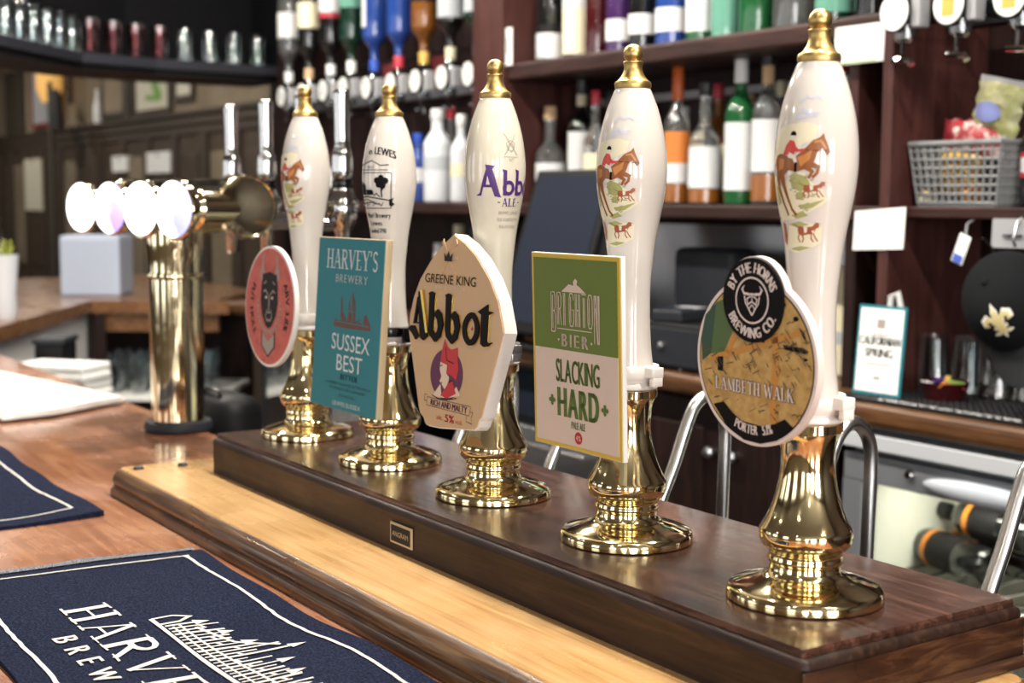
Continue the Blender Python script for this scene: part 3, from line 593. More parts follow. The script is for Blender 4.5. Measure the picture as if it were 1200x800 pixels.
AB_B2=[(-27.8,221.5),(-25.9,219.7),(-22.9,183.9),(-20.1,177.1),(-8.7,170.4),(1.6,177.0),(5.6,191.1),(0.5,202.1),(-6.9,205.7),(-14.4,200.0),(-6.9,195.1),(-4.1,187.4),(-5.0,182.4),(-8.7,178.1),(-14.0,182.6),(-15.8,206.4),(-16.0,221.8),(-22.1,223.7)]
AB_O=[(31.1,206.9),(30.6,202.0),(36.6,197.6),(37.0,189.9),(29.9,178.7),(24.5,176.7),(19.9,179.8),(18.6,187.5),(22.2,195.6),(31.2,201.3),(31.1,206.9),(20.7,201.3),(14.9,196.0),(11.7,186.9),(15.0,176.4),(25.4,171.9),(36.2,177.3),(43.4,190.4),(42.2,200.0)]
AB_OD=[(27.5,192.1),(30.2,189.6),(27.5,187.0),(25.0,189.1)]
AB_T=[(57.0,216.8),(57.4,210.2),(66.1,209.4),(58.3,206.4),(59.1,179.3),(62.0,176.7),(68.1,178.6),(61.4,174.2),(54.8,172.9),(48.6,175.3),(46.1,205.6),(39.0,208.2)]
AB_C=[(-17.0,137.2),(16.6,140.9),(-16.9,112.2)]
AB_HOOD=[(-25.0,174.8),(-17.1,166.4),(-10.3,164.2),(2.7,167.6),(4.2,155.4),(7.4,144.8),(4.4,132.1),(-5.0,136.6),(-17.0,138.1),(-15.5,146.6),(-30.3,149.2),(-29.3,161.9)]
AB_FACE=[(-30.3,149.2),(-16.0,147.1),(-16.5,138.1),(-10.2,134.6),(-11.2,128.2),(-18.0,120.7),(-24.9,126.0),(-29.2,128.4),(-26.0,133.8),(-30.3,140.6)]
AB_ROBE=[(-17.5,120.8),(-11.2,128.2),(-2.9,131.3),(5.4,118.5),(-12.2,111.4),(-25.9,113.3)]
AB_SH1=[(-42.1,111.4),(-27.0,125.8),(-23.8,115.0),(-16.9,111.6),(-29.1,110.7)]
AB_SH2=[(-9.1,112.6),(5.4,126.2),(14.7,117.4)]
AB_BAN=[(-53.5,108.6),(35.8,108.6),(34.4,98.9),(-53.5,99.5)]
AB_TXT=[(-21.5,237.8),(-76.8,238.7),(30.0,238.6),(-22.5,230.3),(-9.0,104.8),(-6.4,92.1),(-29.5,261.7),(-49.3,267.9),(-7.0,258.4)]
BH_GREEN=[(-36.3,247.6),(-23.9,252.2),(-20.6,235.0),(-39.1,203.3),(-55.4,200.4),(-48.0,242.9)]
BH_GREEN2=[(-61.0,232.2),(-48.0,242.9),(-54.8,200.9),(-64.8,193.9),(-66.3,213.8)]
BH_R1=[(-55.2,196.8),(-26.5,204.5),(5.7,214.5),(31.4,221.1),(48.7,227.1)]
BH_R2=[(15.5,234.8),(19.4,211.6),(19.6,192.8),(16.4,171.6),(17.9,150.9)]
BH_R3=[(-34.8,202.7),(-21.7,225.3),(-17.8,233.3)]
BH_BLOB1=[(27.8,215.1),(34.2,214.8),(49.2,214.3),(54.7,212.0),(51.8,209.9),(39.4,210.6),(29.2,211.5)]
BH_BLOB2=[(-46.6,198.7),(-39.8,199.9),(-40.0,187.5),(-46.3,187.8)]
BH_BLOB3=[(49.0,207.3),(54.5,206.0),(50.8,203.8)]
BH_BOT=[(-51.2,159.4),(-39.2,162.8),(-29.1,155.2),(-19.2,149.7),(2.7,148.2),(18.4,151.9),(29.9,157.2),(39.0,151.5),(21.5,139.0),(3.2,133.8),(-15.9,134.5),(-35.8,143.5)]
BH_TXT=[(-51.3,180.3),(39.6,171.6),(-3.7,175.9),(-17.6,143.0),(8.2,142.8)]
BH_STREET=[(-13.2,218.2),(13.2,226.1),(-21.4,217.6),(8.9,199.2),(-4.4,197.9),(9.1,191.7),(25.4,245.7),(30.6,243.3),(31.1,229.4),(43.7,228.5),(-25.6,176.3),(-11.5,166.3),(2.1,164.1),(14.9,177.1),(32.4,194.1),(48.0,181.0),(-42.3,170.4),(-30.8,163.9),(38.3,239.2),(45.9,236.0)]
HV_CAS=[(-34.7,170.9),(-32.2,179.0),(-23.0,176.7),(-16.9,177.6),(-18.4,202.8),(-15.6,208.2),(-13.1,188.4),(2.2,176.9),(2.5,197.8),(6.2,205.3),(11.7,214.0),(16.9,206.0),(19.5,198.9),(21.0,178.3),(37.8,183.3),(48.7,189.0),(50.8,184.6),(58.5,178.1),(61.4,169.9),(2.1,168.5),(-34.7,169.4)]
HV_TXT=[(-64.0,260.0),(72.6,241.5),(-36.1,231.4),(49.1,227.3),(-37.2,161.1),(65.5,149.1),(-16.5,141.6),(48.1,129.0)]
MZ = .165
def clip(i, label, tilt, dy=-.05):
    return thing('pump_clip', label, 'pump clip', (PX[i], dy, MZ), (tilt, 0, 0), 'pump clips on the beer pumps')
def front(t): return lambda u, v, h: (u, -t-h, v)
def mmz(pts, dx=0): return [(x*.001+dx, z*.001-MZ) for x, z in pts]
def bracket(c, mat, dy, prong=True, t=0.):
    """collar round the handle, arm to the clip, spring prong"""
    m = MB(); cy = -dy; pr = [(.0235, -.006), (.0285, -.0055), (.0290, -.004), (.0290, .004), (.0285, .0055), (.0235, .006)]
    m.lathe(pr+[pr[0]], 40, (0, cy, -.001)); m.box(-.012, .012, t, cy-.020, -.006, .005, .001)
    if prong: m.box(.024, .040, cy-.004, cy+.010, -.005, .005, .0012); m.box(.034, .040, cy-.003, cy+.009, -.013, -.004, .001)
    o = m.build('bracket', mat, c); o.rotation_euler = (-c.rotation_euler.x, 0, 0)
    return o
def slab(c, name, poly, t, mat, back=0., bev=.0): return MB().prism(poly, lambda u, v: (u, back, v), lambda u, v: (u, -t, v)).build(name, mat, c)

# 1: round coral clip with a horned mask
c = clip(0, 'round coral-red pump clip with a horned mask and white edge', -.045)
R1 = .081; cz = .180-MZ
slab(c, 'board', circ(0, cz, R1, R1*1.01, 64), .006, 'white')
slab(c, 'face', circ(-.001, cz, R1-.0035, (R1-.0035)*1.01, 64), .0066, 'coral', -.005)
F = front(.0066); I = Ink()
I.poly([(-.026, cz+.030), (-.022, cz+.043), (0, cz+.047), (.022, cz+.043), (.026, cz+.030), (.028, cz+.006), (.022, cz-.012), (.010, cz-.026), (0, cz-.030), (-.010, cz-.026), (-.022, cz-.012), (-.028, cz+.006)])
I.build('mask', F, 'smoke_print', c, .0003)
I = Ink()
for s in (-1, 1):
    I.poly([(s*.016, cz+.043), (s*.028, cz+.047), (s*.024, cz+.066), (s*.018, cz+.072), (s*.021, cz+.056)]); I.poly([(s*.024, cz+.034), (s*.031, cz+.038), (s*.029, cz+.052), (s*.024, cz+.046)])
    for k in range(9):
        a = math.radians(-90+s*(8+k*11)); r0, r1 = .034, .0395+.002*(k % 2)
        I.poly([(r0*math.cos(a-.07)*1.0, cz+.002+r0*1.05*math.sin(a-.07)), (r0*math.cos(a+.07), cz+.002+r0*1.05*math.sin(a+.07)), (r1*math.cos(a), cz+.002+r1*1.08*math.sin(a))])
I.ring(0, cz+.002, .0325, .0345, 40, math.radians(180), math.radians(360), 1.05)
I.build('mask_trim', F, 'ash_print', c, .0004)
I = Ink()
for s in (-1, 1):
    I.stroke([(s*.004, cz+.016), (s*.012, cz+.022), (s*.019, cz+.019)], .0022); I.stroke([(s*.006, cz-.004), (s*.010, cz-.014), (s*.004, cz-.021)], .0016); I.stroke([(s*.010, cz+.034), (s*.018, cz+.030)], .0018)
I.stroke([(0, cz+.016), (0, cz-.006)], .0028); I.stroke([(-.005, cz-.008), (.005, cz-.008)], .002); I.stroke([(-.007, cz-.017), (0, cz-.019), (.007, cz-.017)], .0018)
I.build('mask_lines', F, 'ash_print', c, .0005)
I = Ink().circle(-.009, cz+.012, .0028, .002, 10).circle(.010, cz+.012, .0028, .002, 10); I.build('mask_eyes', F, 'pink_white', c, .0006)
I = Ink(); q = [(-.022, cz-.033), (0, cz-.046), (.022, cz-.033), (.022, cz-.054), (0, cz-.069), (-.022, cz-.054)]; I.poly(q); I.build('chevron_outline', F, 'smoke_print', c, .0003)
I = Ink(); I.poly([(x*.86, (z-cz+.05)*.86+cz-.05) for x, z in q]); I.build('chevron', F, 'ash_print', c, .0004)
I = Ink().arc('FUT HOLE', 0, cz, .057, .011, math.radians(186), .95, True, bold=.05).arc('ABV 3.8%', 0, cz, .059, .011, math.radians(2), .95, False, bold=.05)
I.build('lettering', F, 'smoke_print', c, .0003)
bracket(c, 'white_plastic', -.05, False)

# 2: teal clip
c = clip(1, 'teal rectangular pump clip with a castle and wooden edge', -.07)
x0, x1, z0, z1 = -.087, .085, .068-MZ, .278-MZ
c2b = MB(); c2b.box(x0, x1, -.009, 0, z0, z1, .001); c2b.build('board', 'mid_wood_edge', c)
box('face', 'teal', c, x0+.0006, x1-.0015, -.0098, -.0088, z0+.0006, z1-.0015); F = front(.0098)
Ink().serif("HARVEY'S", .004, .240-MZ, .0235, .133, gap=.02, wmul=.8).build('lettering', F, 'teal_pale', c)
Ink().text('BREWERY', .006, .2235-MZ, .0098, .082, bold=.03, track=.12).build('lettering', F, 'teal_pale', c)
Ink().poly(mmz(HV_CAS)).build('castle', F, 'rust_print', c, .0003)
I = Ink()
for k in range(6): I.stroke([(-.028+.014*k, .1745-MZ), (-.028+.014*k, .1815-MZ if k != 3 else .20-MZ)], .0014)
I.stroke([(-.030, .1755-MZ), (.056, .1745-MZ)], .0012); I.stroke([(.003, .190-MZ), (.020, .190-MZ)], .0012); I.poly([(.006, .2-MZ), (.0115, .212-MZ), (.010, .185-MZ)]); I.poly([(.030, .1795-MZ), (.044, .186-MZ), (.041, .176-MZ)])
I.build('castle_windows', F, 'teal', c, .0004)
Ink().text('SUSSEX', .012, .1415-MZ, .0195, .098).build('lettering', F, 'teal_pale', c)
Ink().text('BEST', .012, .1165-MZ, .0195, .066).build('lettering', F, 'teal_pale', c)
Ink().text('BITTER', .013, .1060-MZ, .0068, .044, bold=.05, track=.1).build('lettering', F, 'teal_dark', c)
I = Ink().text('A SUPERBLY BALANCED BITTER WITH A', .010, .0985-MZ, .0034, .118).text('PROMINENT HOP CHARACTER', .010, .0925-MZ, .0034, .092).text('ALC 4.0% VOL', .010, .0845-MZ, .0038, .042); I.build('lettering', F, 'teal_dark', c)
Ink().text('LEWES·SUSSEX', .010, .0735-MZ, .0052, .072, track=.06).build('lettering', F, 'teal_pale', c)
bracket(c, 'black_gloss', -.05, True)

# 3: shield shaped clip with raised blackletter
c = clip(2, 'pointed shield-shaped tan pump clip with raised black lettering', -.085, -.043)
out = mmz(AB_OUT, .014); cen = (0, .18-MZ)
ins = [(cen[0]+(x-cen[0])*.985, cen[1]+(y-cen[1])*.988) for x, y in out]
m = MB(); m.prism(out, lambda u, v: (u*.985, .004, v), lambda u, v: (u, -.012, v)); m.build('board', 'abbot_white', c)
slab(c, 'face', ins, .0136, 'abbot_clay', -.011); F = front(.0136); G = lambda n, poly, mat, h: Ink().poly(mmz(poly, .014)).build(n, F, mat, c, h)
def raised(n, polys, mat, hgt, grow=0):
    m = MB()
    for p in polys:
        q = mmz(p, .014)
        m.prism(q, lambda u, v: (u, -.0134, v), lambda u, v: (u, -.0134-hgt, v))
    return m.build(n, mat, c)
oo = [(27.5+16*math.copysign(abs(math.cos(a))**1.15, math.cos(a)), 189.3+17.5*math.sin(a)) for a in [math.radians(90+k*10) for k in range(19)]]
oi = [(27.5+8.5*math.copysign(abs(math.cos(a))**1.15, math.cos(a)), 189.3+11.5*math.sin(a)) for a in [math.radians(90+k*10) for k in range(19)]]
O_L = oo+oi[::-1]; O_R = [(55-x, z) for x, z in O_L][::-1]
L3 = [AB_A1, AB_A3, AB_B1, AB_B2, O_L, O_R, AB_T]
raised('gold_edge', [[(x+1.0, z-.4) for x, z in p] for p in L3], 'gold_leaf', .0016)
raised('letter', [AB_A1], 'black_print', .0030); raised('letter_flourish', [AB_A2, AB_A3, AB_A4], 'black_print', .0028); raised('letter', [AB_B1], 'black_print', .0030); raised('letter', [AB_B2], 'black_print', .0030); raised('letter', [O_L, O_R], 'black_print', .0030); raised('letter', [AB_T], 'black_print', .0030)
raised('gold_stroke', [AB_AG], 'gold_leaf', .0032); G('letter_dot', AB_OD, 'hood_red', .0004)
Ink().circle(-.003, .137-MZ, .0335, .0275, 40).build('roundel', F, 'purple', c, .0003)
for n, p, q, h in (('hood', AB_HOOD, 'hood_red', .0006), ('face_profile', AB_FACE, 'skin_print', .0008), ('robe', AB_ROBE, 'hood_red', .0007), ('shoulder', AB_SH1, 'skin_print', .0006), ('shoulder', AB_SH2, 'skin_print', .0006)): G(n, p, q, h)
I = Ink(); q = lambda pts: mmz(pts, .014)
I.stroke(q([(-29.5, 145), (-25, 146)]), .0011); I.stroke(q([(-27.5, 126), (-23, 127.5)]), .001); I.stroke(q([(-22, 166), (-17, 152), (-3, 150)]), .0008); I.stroke(q([(-12, 128), (-3, 132)]), .0008); I.stroke(q([(-42, 112), (-30, 109.5), (-12, 110), (8, 114)]), .001); I.build('portrait_lines', F, 'black_print', c, .001)
I = Ink(); b = mmz(AB_BAN, .014)
for a, bb in zip(b, b[1:]+b[:1]): I.stroke([a, bb], .0007)
I.stroke(q([(-53.5, 104), (-59, 104), (-59, 111), (-53.5, 111)]), .0007); I.stroke(q([(35, 103), (41, 103), (38, 96.5), (41, 91), (29, 92), (29, 98)]), .0007); I.build('ribbon', F, 'rust_print', c)
Ink().text('RICH AND MALTY', .006, .1005-MZ, .0068, .074, bold=.05).build('lettering', F, 'purple', c)
Ink().text('5%', .010, .0865-MZ, .0082, .018, bold=.06).text('alc.', -.010, .0872-MZ, .0050, .013).text('vol.', .029, .0870-MZ, .0050, .014).build('lettering', F, 'red_ink', c)
I = Ink().text('GREENE KING', -.0095, .2335-MZ, .0098, .104); o = I.build('lettering', F, 'black_print', c, .0008)
Ink().text('BURY ST EDMUNDS', -.0085, .2275-MZ, .0034, .060).build('lettering', F, 'cream_print', c)
m = MB(); zc = .262-MZ; xc = -.0145
for s in (-1, 1):
    for r in (-1, 1):
        a = [(xc-.0012, zc), (xc+.0012, zc), (xc+.0012+s*.013, zc+r*.017), (xc-.0012+s*.013, zc+r*.017)]
        m.prism(a, lambda u, v: (u, -.0134, v), lambda u, v: (u, -.0148, v))
        a = [(xc+s*.011, zc+r*.012), (xc+s*.016, zc+r*.015), (xc+s*.013, zc+r*.020)]; m.prism(a, lambda u, v: (u, -.0134, v), lambda u, v: (u, -.0150, v))
m.prism([(xc-.017, zc-.002), (xc+.017, zc-.002), (xc+.017, zc+.001), (xc-.017, zc+.001)], lambda u, v: (u, -.0134, v), lambda u, v: (u, -.0146, v)); m.build('crest_arrows', 'abbot_clay', c)
I = Ink().poly([(xc-.007, zc-.004), (xc+.007, zc-.004), (xc+.009, zc+.005), (xc+.004, zc+.001), (xc, zc+.007), (xc-.004, zc+.001), (xc-.009, zc+.005)]); I.build('crest_crown', F, 'smoke_print', c, .0018)
bracket(c, 'steel', -.043, True, .003)

# 4: green and tan clip
c = clip(3, 'green and tan rectangular pump clip with gold border', .035, -.055)
x0, x1, z0, z1 = -.0725, .0655, .0905-MZ, .2755-MZ
box('board', 'white', c, x0, x1, -.0045, 0, z0, z1); box('border', 'gold_border', c, x0+.0006, x1-.0012, -.0052, -.0044, z0+.0006, z1-.0006)
b_ = .0045; zm = .185-MZ
box('upper_field', 'olive', c, x0+b_, x1-b_-.0006, -.0058, -.005, zm, z1-b_); box('lower_field', 'tan_board', c, x0+b_, x1-b_-.0006, -.0058, -.005, z0+b_, zm); F = front(.0058)
xc = -.003
I = Ink().poly([(xc-.020, .240-MZ), (xc+.018, .240-MZ), (xc+.009, .2455-MZ), (xc+.004, .2475-MZ), (xc+.0055, .2510-MZ), (xc+.002, .2530-MZ), (xc-.0015, .2500-MZ), (xc-.0005, .2465-MZ), (xc-.008, .2475-MZ)]); I.build('hill_emblem', F, 'tan_board', c)
def outl(s, cx, cz, h, w, **k):
    return Ink().text(s, cx, cz, h, w, **k)
I = Ink()
LB = {'B': [[(0, 0), (0, 1), (.62, 1), (.8, .9), (.8, .62), (.62, .53), (.2, .53)], [(.62, .53), (.85, .42), (.85, .1), (.65, 0), (0, 0)], [(.28, .08), (.28, .92)]], 'R': [[(0, 0), (0, 1), (.6, 1), (.8, .85), (.8, .6), (.6, .5), (.25, .5)], [(.5, .5), (.85, 0)], [(.28, 0), (.28, .9)]], 'I': [[(.1, 0), (.1, 1)], [(.35, 0), (.35, 1)]], 'G': [[(.85, .8), (.8, .95), (.6, 1), (.2, 1), (0, .85), (0, .15), (.2, 0), (.65, 0), (.85, .15), (.85, .5), (.5, .5)], [(.28, .1), (.28, .9)]], 'H': [[(0, 0), (0, 1)], [(.25, 0), (.25, 1)], [(.62, 0), (.62, 1)], [(.87, 0), (.87, 1)], [(.25, .5), (.62, .5)]], 'T': [[(0, 1), (.9, 1)], [(.33, 0), (.33, .9)], [(.58, 0), (.58, .9)]], 'O': [[(.2, 0), (0, .15), (0, .85), (.2, 1), (.65, 1), (.85, .85), (.85, .15), (.65, 0), (.2, 0)], [(.28, .1), (.28, .9)]], 'N': [[(0, -.18), (0, 1), (.25, 1), (.65, .2), (.65, 1), (.88, 1), (.88, -.18), (.65, -.18), (.22, .7)]]}
ww = .0765/8
for k, ch in enumerate('BRIGHTON'):
    zz, hh = (.2085-MZ, .0305) if k not in (0, 7) else (.2015-MZ, .0375)
    if k in (0,): hh = .0375
    for st in LB[ch]: I.stroke([(xc-.0365+k*ww+p[0]*ww*.82, zz+p[1]*hh) for p in st], .0010)
I.stroke([(xc-.027, .2050-MZ), (xc+.026, .2050-MZ)], .0008); I.build('lettering', F, 'tan_board', c)
Ink().text('BIER', xc, .1885-MZ, .0120, .040, bold=.05, track=.35).circle(xc-.0255, .1945-MZ, .0012, None, 10).circle(xc+.0255, .1945-MZ, .0012, None, 10).build('lettering', F, 'tan_board', c)
Ink().text('SLACKING', xc+.003, .1545-MZ, .0215, .067, bold=.03).build('lettering', F, 'olive_ink', c)
Ink().text('HARD', xc+.003, .1215-MZ, .0275, .062, bold=.06, track=.12).build('lettering', F, 'olive_ink', c)
I = Ink()
for px, pz in ((xc-.038, .1355-MZ), (xc+.044, .1350-MZ)):
    for dx, dz in ((0, .0032), (0, -.0032), (.0032, 0), (-.0032, 0)): I.circle(px+dx, pz+dz, .0022, None, 12)
    I.circle(px, pz, .0022, None, 10)
I.build('clover_mark', F, 'olive_ink', c)
Ink().text('PALE ALE', xc+.003, .1115-MZ, .0068, .021, bold=.03).build('lettering', F, 'olive_ink', c)
Ink().circle(xc+.003, .1035-MZ, .0058).build('strength_dot', F, 'red_ink', c); Ink().text('4%', xc+.003, .1010-MZ, .0050, .0075).build('lettering', F, 'tan_board', c, .0006)
bracket(c, 'white_plastic', -.055, True)

# 5: round map clip with a badge
c = clip(4, 'round map-printed pump clip with black ring badge on top', .03)
R5 = .0675; cz = .1985-MZ; xo = -.0045
bz = .2475-MZ; rb = .0335
ou = []
for k in range(96):      # union of disc and badge disc
    a = 2*PI*k/96+PI/2; d = Vector((math.cos(a), math.sin(a))); best = R5
    o = Vector((0, bz-cz)); b = d.dot(o); disc = b*b-(o.length_squared-(rb+.0012)**2)
    if disc > 0: best = max(best, b+math.sqrt(disc))
    ou.append((xo+d.x*best, cz+d.y*best))
slab(c, 'board', ou, .007, 'pink_white')
slab(c, 'dark_rim', circ(xo, cz, R5-.0032, None, 64), .0073, 'black_print', -.0065)
slab(c, 'map_face', circ(xo, cz, R5-.0044, None, 64), .0076, 'map_ochre', -.0070); F = front(.0076)
dx = 0
for n, p, q in (('park', BH_GREEN, 'map_green'), ('park', BH_GREEN2, 'map_green_dark')): Ink().poly(mmz(p)).build(n, F, q, c, .0003)
for p, w_ in ((BH_R1, .005), (BH_R2, .0075), (BH_R3, .0045)): Ink().stroke(mmz(p), w_).build('road', F, 'map_road', c, .0004)
for q in (mmz(BH_BLOB1), mmz(BH_BLOB2), mmz(BH_BLOB3), circ(.028, .246-MZ, .0028, .002, 8), circ(.041, .236-MZ, .003, .002, 8), circ(.006, .2165-MZ, .002, None, 8), [(.044, .230-MZ), (.050, .226-MZ), (.053, .218-MZ), (.048, .223-MZ)]): Ink().poly(q).build('map_building', F, 'black_print', c, .0005)
I = Ink(); random.seed(5)
for k in range(210):
    a = random.uniform(0, 2*PI); r = R5*.88*math.sqrt(random.random()); x, z = xo+r*math.cos(a), cz+r*math.sin(a)
    if x < -.018 and z > .205-MZ: continue
    if z < .155-MZ or (abs(z-(.176-MZ)) < .010 and abs(x) < .05): continue
    th = random.choice((.35, -.75, .5, -1.0))+random.uniform(-.1, .1); l = random.uniform(.003, .010)
    I.stroke([(x, z), (x+l*math.cos(th), z+l*math.sin(th))], random.uniform(.0004, .0011))
I.build('street_lines', F, 'map_dark', c, .0006)
Ink().poly(mmz(BH_BOT)).build('base_banner', F, 'black_print', c, .0005)
I = Ink().serif('LAMBETH WALK', 0, 0, .0112, .090, gap=.03, wmul=1.5); I.xf(lambda x, y: (x-.0045, y+.1715-MZ-.02*x)); I.build('lettering_shadow', F, 'map_dark', c, .0008)
I = Ink().serif('LAMBETH WALK', 0, 0, .0104, .0885, gap=.05, wmul=.9); I.xf(lambda x, y: (x-.0045, y+.1719-MZ-.02*x)); I.build('lettering', F, 'pink_white', c, .0011)
Ink().arc('PORTER  5.1%', xo, cz, .0545, .0075, -PI/2, .62, True, bold=.05).build('lettering', F, 'pink_white', c, .0008)
slab(c, 'badge', circ(xo, bz, rb, None, 56), .0098, 'black_print', -.0068); F = front(.0098)
Ink().ring(xo, bz, .0172, .0186).build('badge_ring', F, 'pink_white', c)
Ink().arc('BY THE HORNS', xo, bz, .0258, .0082, PI/2, .72, False, bold=.06).build('lettering', F, 'pink_white', c)
Ink().arc('BREWING CO.', xo, bz, .0258, .0082, -PI/2, .72, True, bold=.06).build('lettering', F, 'pink_white', c)
I = Ink()
for s in (-1, 1):
    I.stroke([(xo+s*.004, bz+.006), (xo+s*.010, bz+.006), (xo+s*.0125, bz+.010), (xo+s*.0095, bz+.0135)], [.0022, .0022, .0018, .0006]); I.stroke([(xo+s*.0095, bz+.004), (xo+s*.008, bz-.003), (xo+s*.0055, bz-.006)], .0014); I.stroke([(xo+s*.0015, bz+.004), (xo+s*.0065, bz+.001), (xo+s*.005, bz-.004), (xo, bz-.001)], .0012); I.stroke([(xo+s*.0055, bz-.006), (xo, bz-.014)], .0014); I.stroke([(xo+s*.004, bz-.0085), (xo, bz-.004)], .001)
I.stroke([(xo-.006, bz+.005), (xo, bz+.006), (xo+.006, bz+.005)], .0016); I.stroke([(xo, bz+.006), (xo, bz-.002)], .001); I.xf(lambda u_9, v_9: (xo+(u_9-xo)*.88, bz+(v_9-bz)*.85)); I.build('bull_emblem', F, 'pink_white', c)
bracket(c, 'white_plastic', -.05, True)

# ------------------------------------------------------------------ swan neck spouts behind the pumps
SW = smooth_curve([(.100, -.215), (.150, -.200), (.190, -.155), (.2250, -.075), (.2435, -.030), (.2615, .007), (.2810, .055), (.2930, .0765), (.3110, .0872), (.3310, .0765), (.3430, .0480), (.3425, -.020), (.3395, -.140), (.3390, -.200)], 5)
SWL = ['bent steel spout behind the beer pump with coral clip', 'bent steel spout behind the beer pump with teal clip', 'bent steel spout behind the beer pump with pointed clip', 'bent steel spout behind the beer pump with green clip', 'bent steel spout behind the beer pump with map clip']
for i, x in enumerate(PX):
    s = thing('swan_neck_spout', SWL[i], 'spout', (x, 0, 0), (0, 0, 0), 'steel spouts behind the pump box')
    MB().tube([(0, y, z) for y, z in SW], .0078, 14).build('tube', 'steel', s)
    MB().lathe([(.0085, -.235), (.012, -.232), (.012, -.205), (.0085, -.200)], 20, (0, .339, 0)).build('nozzle', 'steel_dull', s)
    MB().lathe([(.016, 0), (.016, .006), (.011, .008)], 20, (0, .098, -.2155), 'y').build('flange', 'steel_dull', s).location = (0, .008, 0)

# ------------------------------------------------------------------ bar towels, folded paper
def towel(name, label, x0, x1, y0, y1, seed, amp, rot):
    t = thing(name, label, 'bar towel', ((x0+x1)/2, (y0+y1)/2, ZB), (0, 0, rot)); hx, hy = (x1-x0)/2, (y1-y0)/2
    rr = random.Random(seed); W = [(rr.uniform(6, 26), rr.uniform(6, 26), rr.uniform(0, 6), rr.uniform(.2, 1)) for _ in range(7)]
    def hh(x, y):
        e = min(hx-abs(x), hy-abs(y)); k = max(0, min(1, e/.05))
        v = sum(q[3]*math.sin(q[0]*x+q[1]*y+q[2]) for q in W)
        return .0052+amp*(.35+.65*k)*(v+1.6) if True else 0
    def edge(x, y):
        dx = .006*math.sin(9*y+seed)+.003*math.sin(31*y); dy = .005*math.sin(7*x+2*seed)+.002*math.sin(29*x)
        return x+dx*(x/hx), y+dy*(y/hy)
    def srf(u, v, h):
        z = max(.003, hh(u, v))+h; x, y = edge(u, v); return (x, y, z)
    nx, ny = 120, 60; m = MB(); g = lambda i, j: (-hx+2*hx*i/nx, -hy+2*hy*j/ny)
    top = [srf(*g(i, j), 0) for j in range(ny+1) for i in range(nx+1)]; bot = [(p[0], p[1], 0.0005) for p in top]; n = len(top); fs = []
    for j in range(ny):
        for i in range(nx): a = j*(nx+1)+i; fs.append((a, a+1, a+nx+2, a+nx+1)); fs.append((n+a, n+a+nx+1, n+a+nx+2, n+a+1))
    bd = [j for j in range(nx+1)]+[k*(nx+1)+nx for k in range(1, ny+1)]+[ny*(nx+1)+i for i in range(nx-1, -1, -1)]+[k*(nx+1) for k in range(ny-1, 0, -1)]
    for a, b in zip(bd, bd[1:]+bd[:1]): fs.append((a, n+a, n+b, b))
    m.add(top+bot, fs, True); m.build('cloth', 'navy', t)
    return t, srf, hx, hy
t, srf, hx, hy = towel('bar_towel', 'navy bar towel with white brewery lettering lying nearest the oak board', -.745, .02, -.537, -.236, 3, .0017, .0)
I = Ink(); ins = .028
rr = random.Random(4)
def wob(pts, n=60, a=.0018):
    out = []
    for p, q in zip(pts, pts[1:]):
        for k in range(n): s = k/n; out.append((p[0]+(q[0]-p[0])*s+rr.uniform(-a, a)*.35, p[1]+(q[1]-p[1])*s+rr.uniform(-a, a)*.35))
    return out+[pts[-1]]
q = wob([(-hx+ins, -hy+ins), (-hx+ins, hy-ins), (hx-ins, hy-ins), (hx-ins, -hy+ins), (-hx+ins, -hy+ins)]); I.stroke(q, .0042); I.build('stitched_border', srf, 'towel_white', t, .0012, .01)
I = Ink(); I.serif('HARVEYS', -.012, -.062, .047, .40, gap=.10, wmul=.85); I.v = [(x+rr.uniform(-.0006, .0006), y+rr.uniform(-.0006, .0006)) for x, y in I.v]; I.build('lettering', srf, 'towel_white', t, .0013, .006)
I = Ink(); I.text('BREWERY', .0, -.094, .022, .25, bold=.05, track=.8); I.build('lettering', srf, 'towel_white', t, .0013, .006)
I = Ink(); cx = .0
S = lambda pts: [(cx+x, y) for x, y in pts]
I.stroke(S([(-.128, .004), (-.060, .004), (.010, .004), (.13, .004)]), .004); I.stroke(S([(-.128, .004), (-.128, .026), (-.118, .040), (-.108, .026), (-.108, .004)]), .0035)
for k in range(26):
    x = -.100+k*.0092; hgt = (.030+.022*abs(math.sin(k*1.7)))*(1.5 if 8 < k < 13 else 1)
    I.stroke(S([(x, .008), (x+.001, .008+hgt)]), .0026 if k % 3 else .0042)
    if k % 2: I.stroke(S([(x, .010+hgt*.55), (x+.0085, .010+hgt*.62)]), .003)
    if k % 4 == 0: I.poly(S([(x-.006, .008+hgt), (x+.008, .008+hgt), (x+.001, .024+hgt)]))
I.stroke(S([(-.085, .034), (-.03, .050), (.0, .082)]), .0042); I.stroke(S([(-.10, .022), (.12, .030)]), .003); I.stroke(S([(-.095, .014), (.12, .016)]), .0028)
I.v = [(x+rr.uniform(-.0007, .0007), y+rr.uniform(-.0007, .0007)) for x, y in I.v]
I.build('castle_picture', srf, 'towel_white', t, .0013, .008)
m = MB(); pts = []
for k in range(61): y = -hy+.004+(2*hy-.012)*k/60; pts.append((y,))
vs = []; fs = []
for k, (y,) in enumerate(pts):
    for dx, dz in ((.002, .0016), (-.0070-.005*(.5+.5*math.sin(y*34+1))-.002*math.sin(y*90), .0022), (-.0075-.005*(.5+.5*math.sin(y*34+1))-.002*math.sin(y*90), -.004)):
        p = srf(-hx, y, 0); vs.append((p[0]+dx, p[1], max(.0008, p[2]+dz)))
for k in range(60):
    for j in range(2): a = k*3+j; fs.append((a, a+3, a+4, a+1))
m.add(vs, fs, True); m.build('hem', 'navy_hem', t)
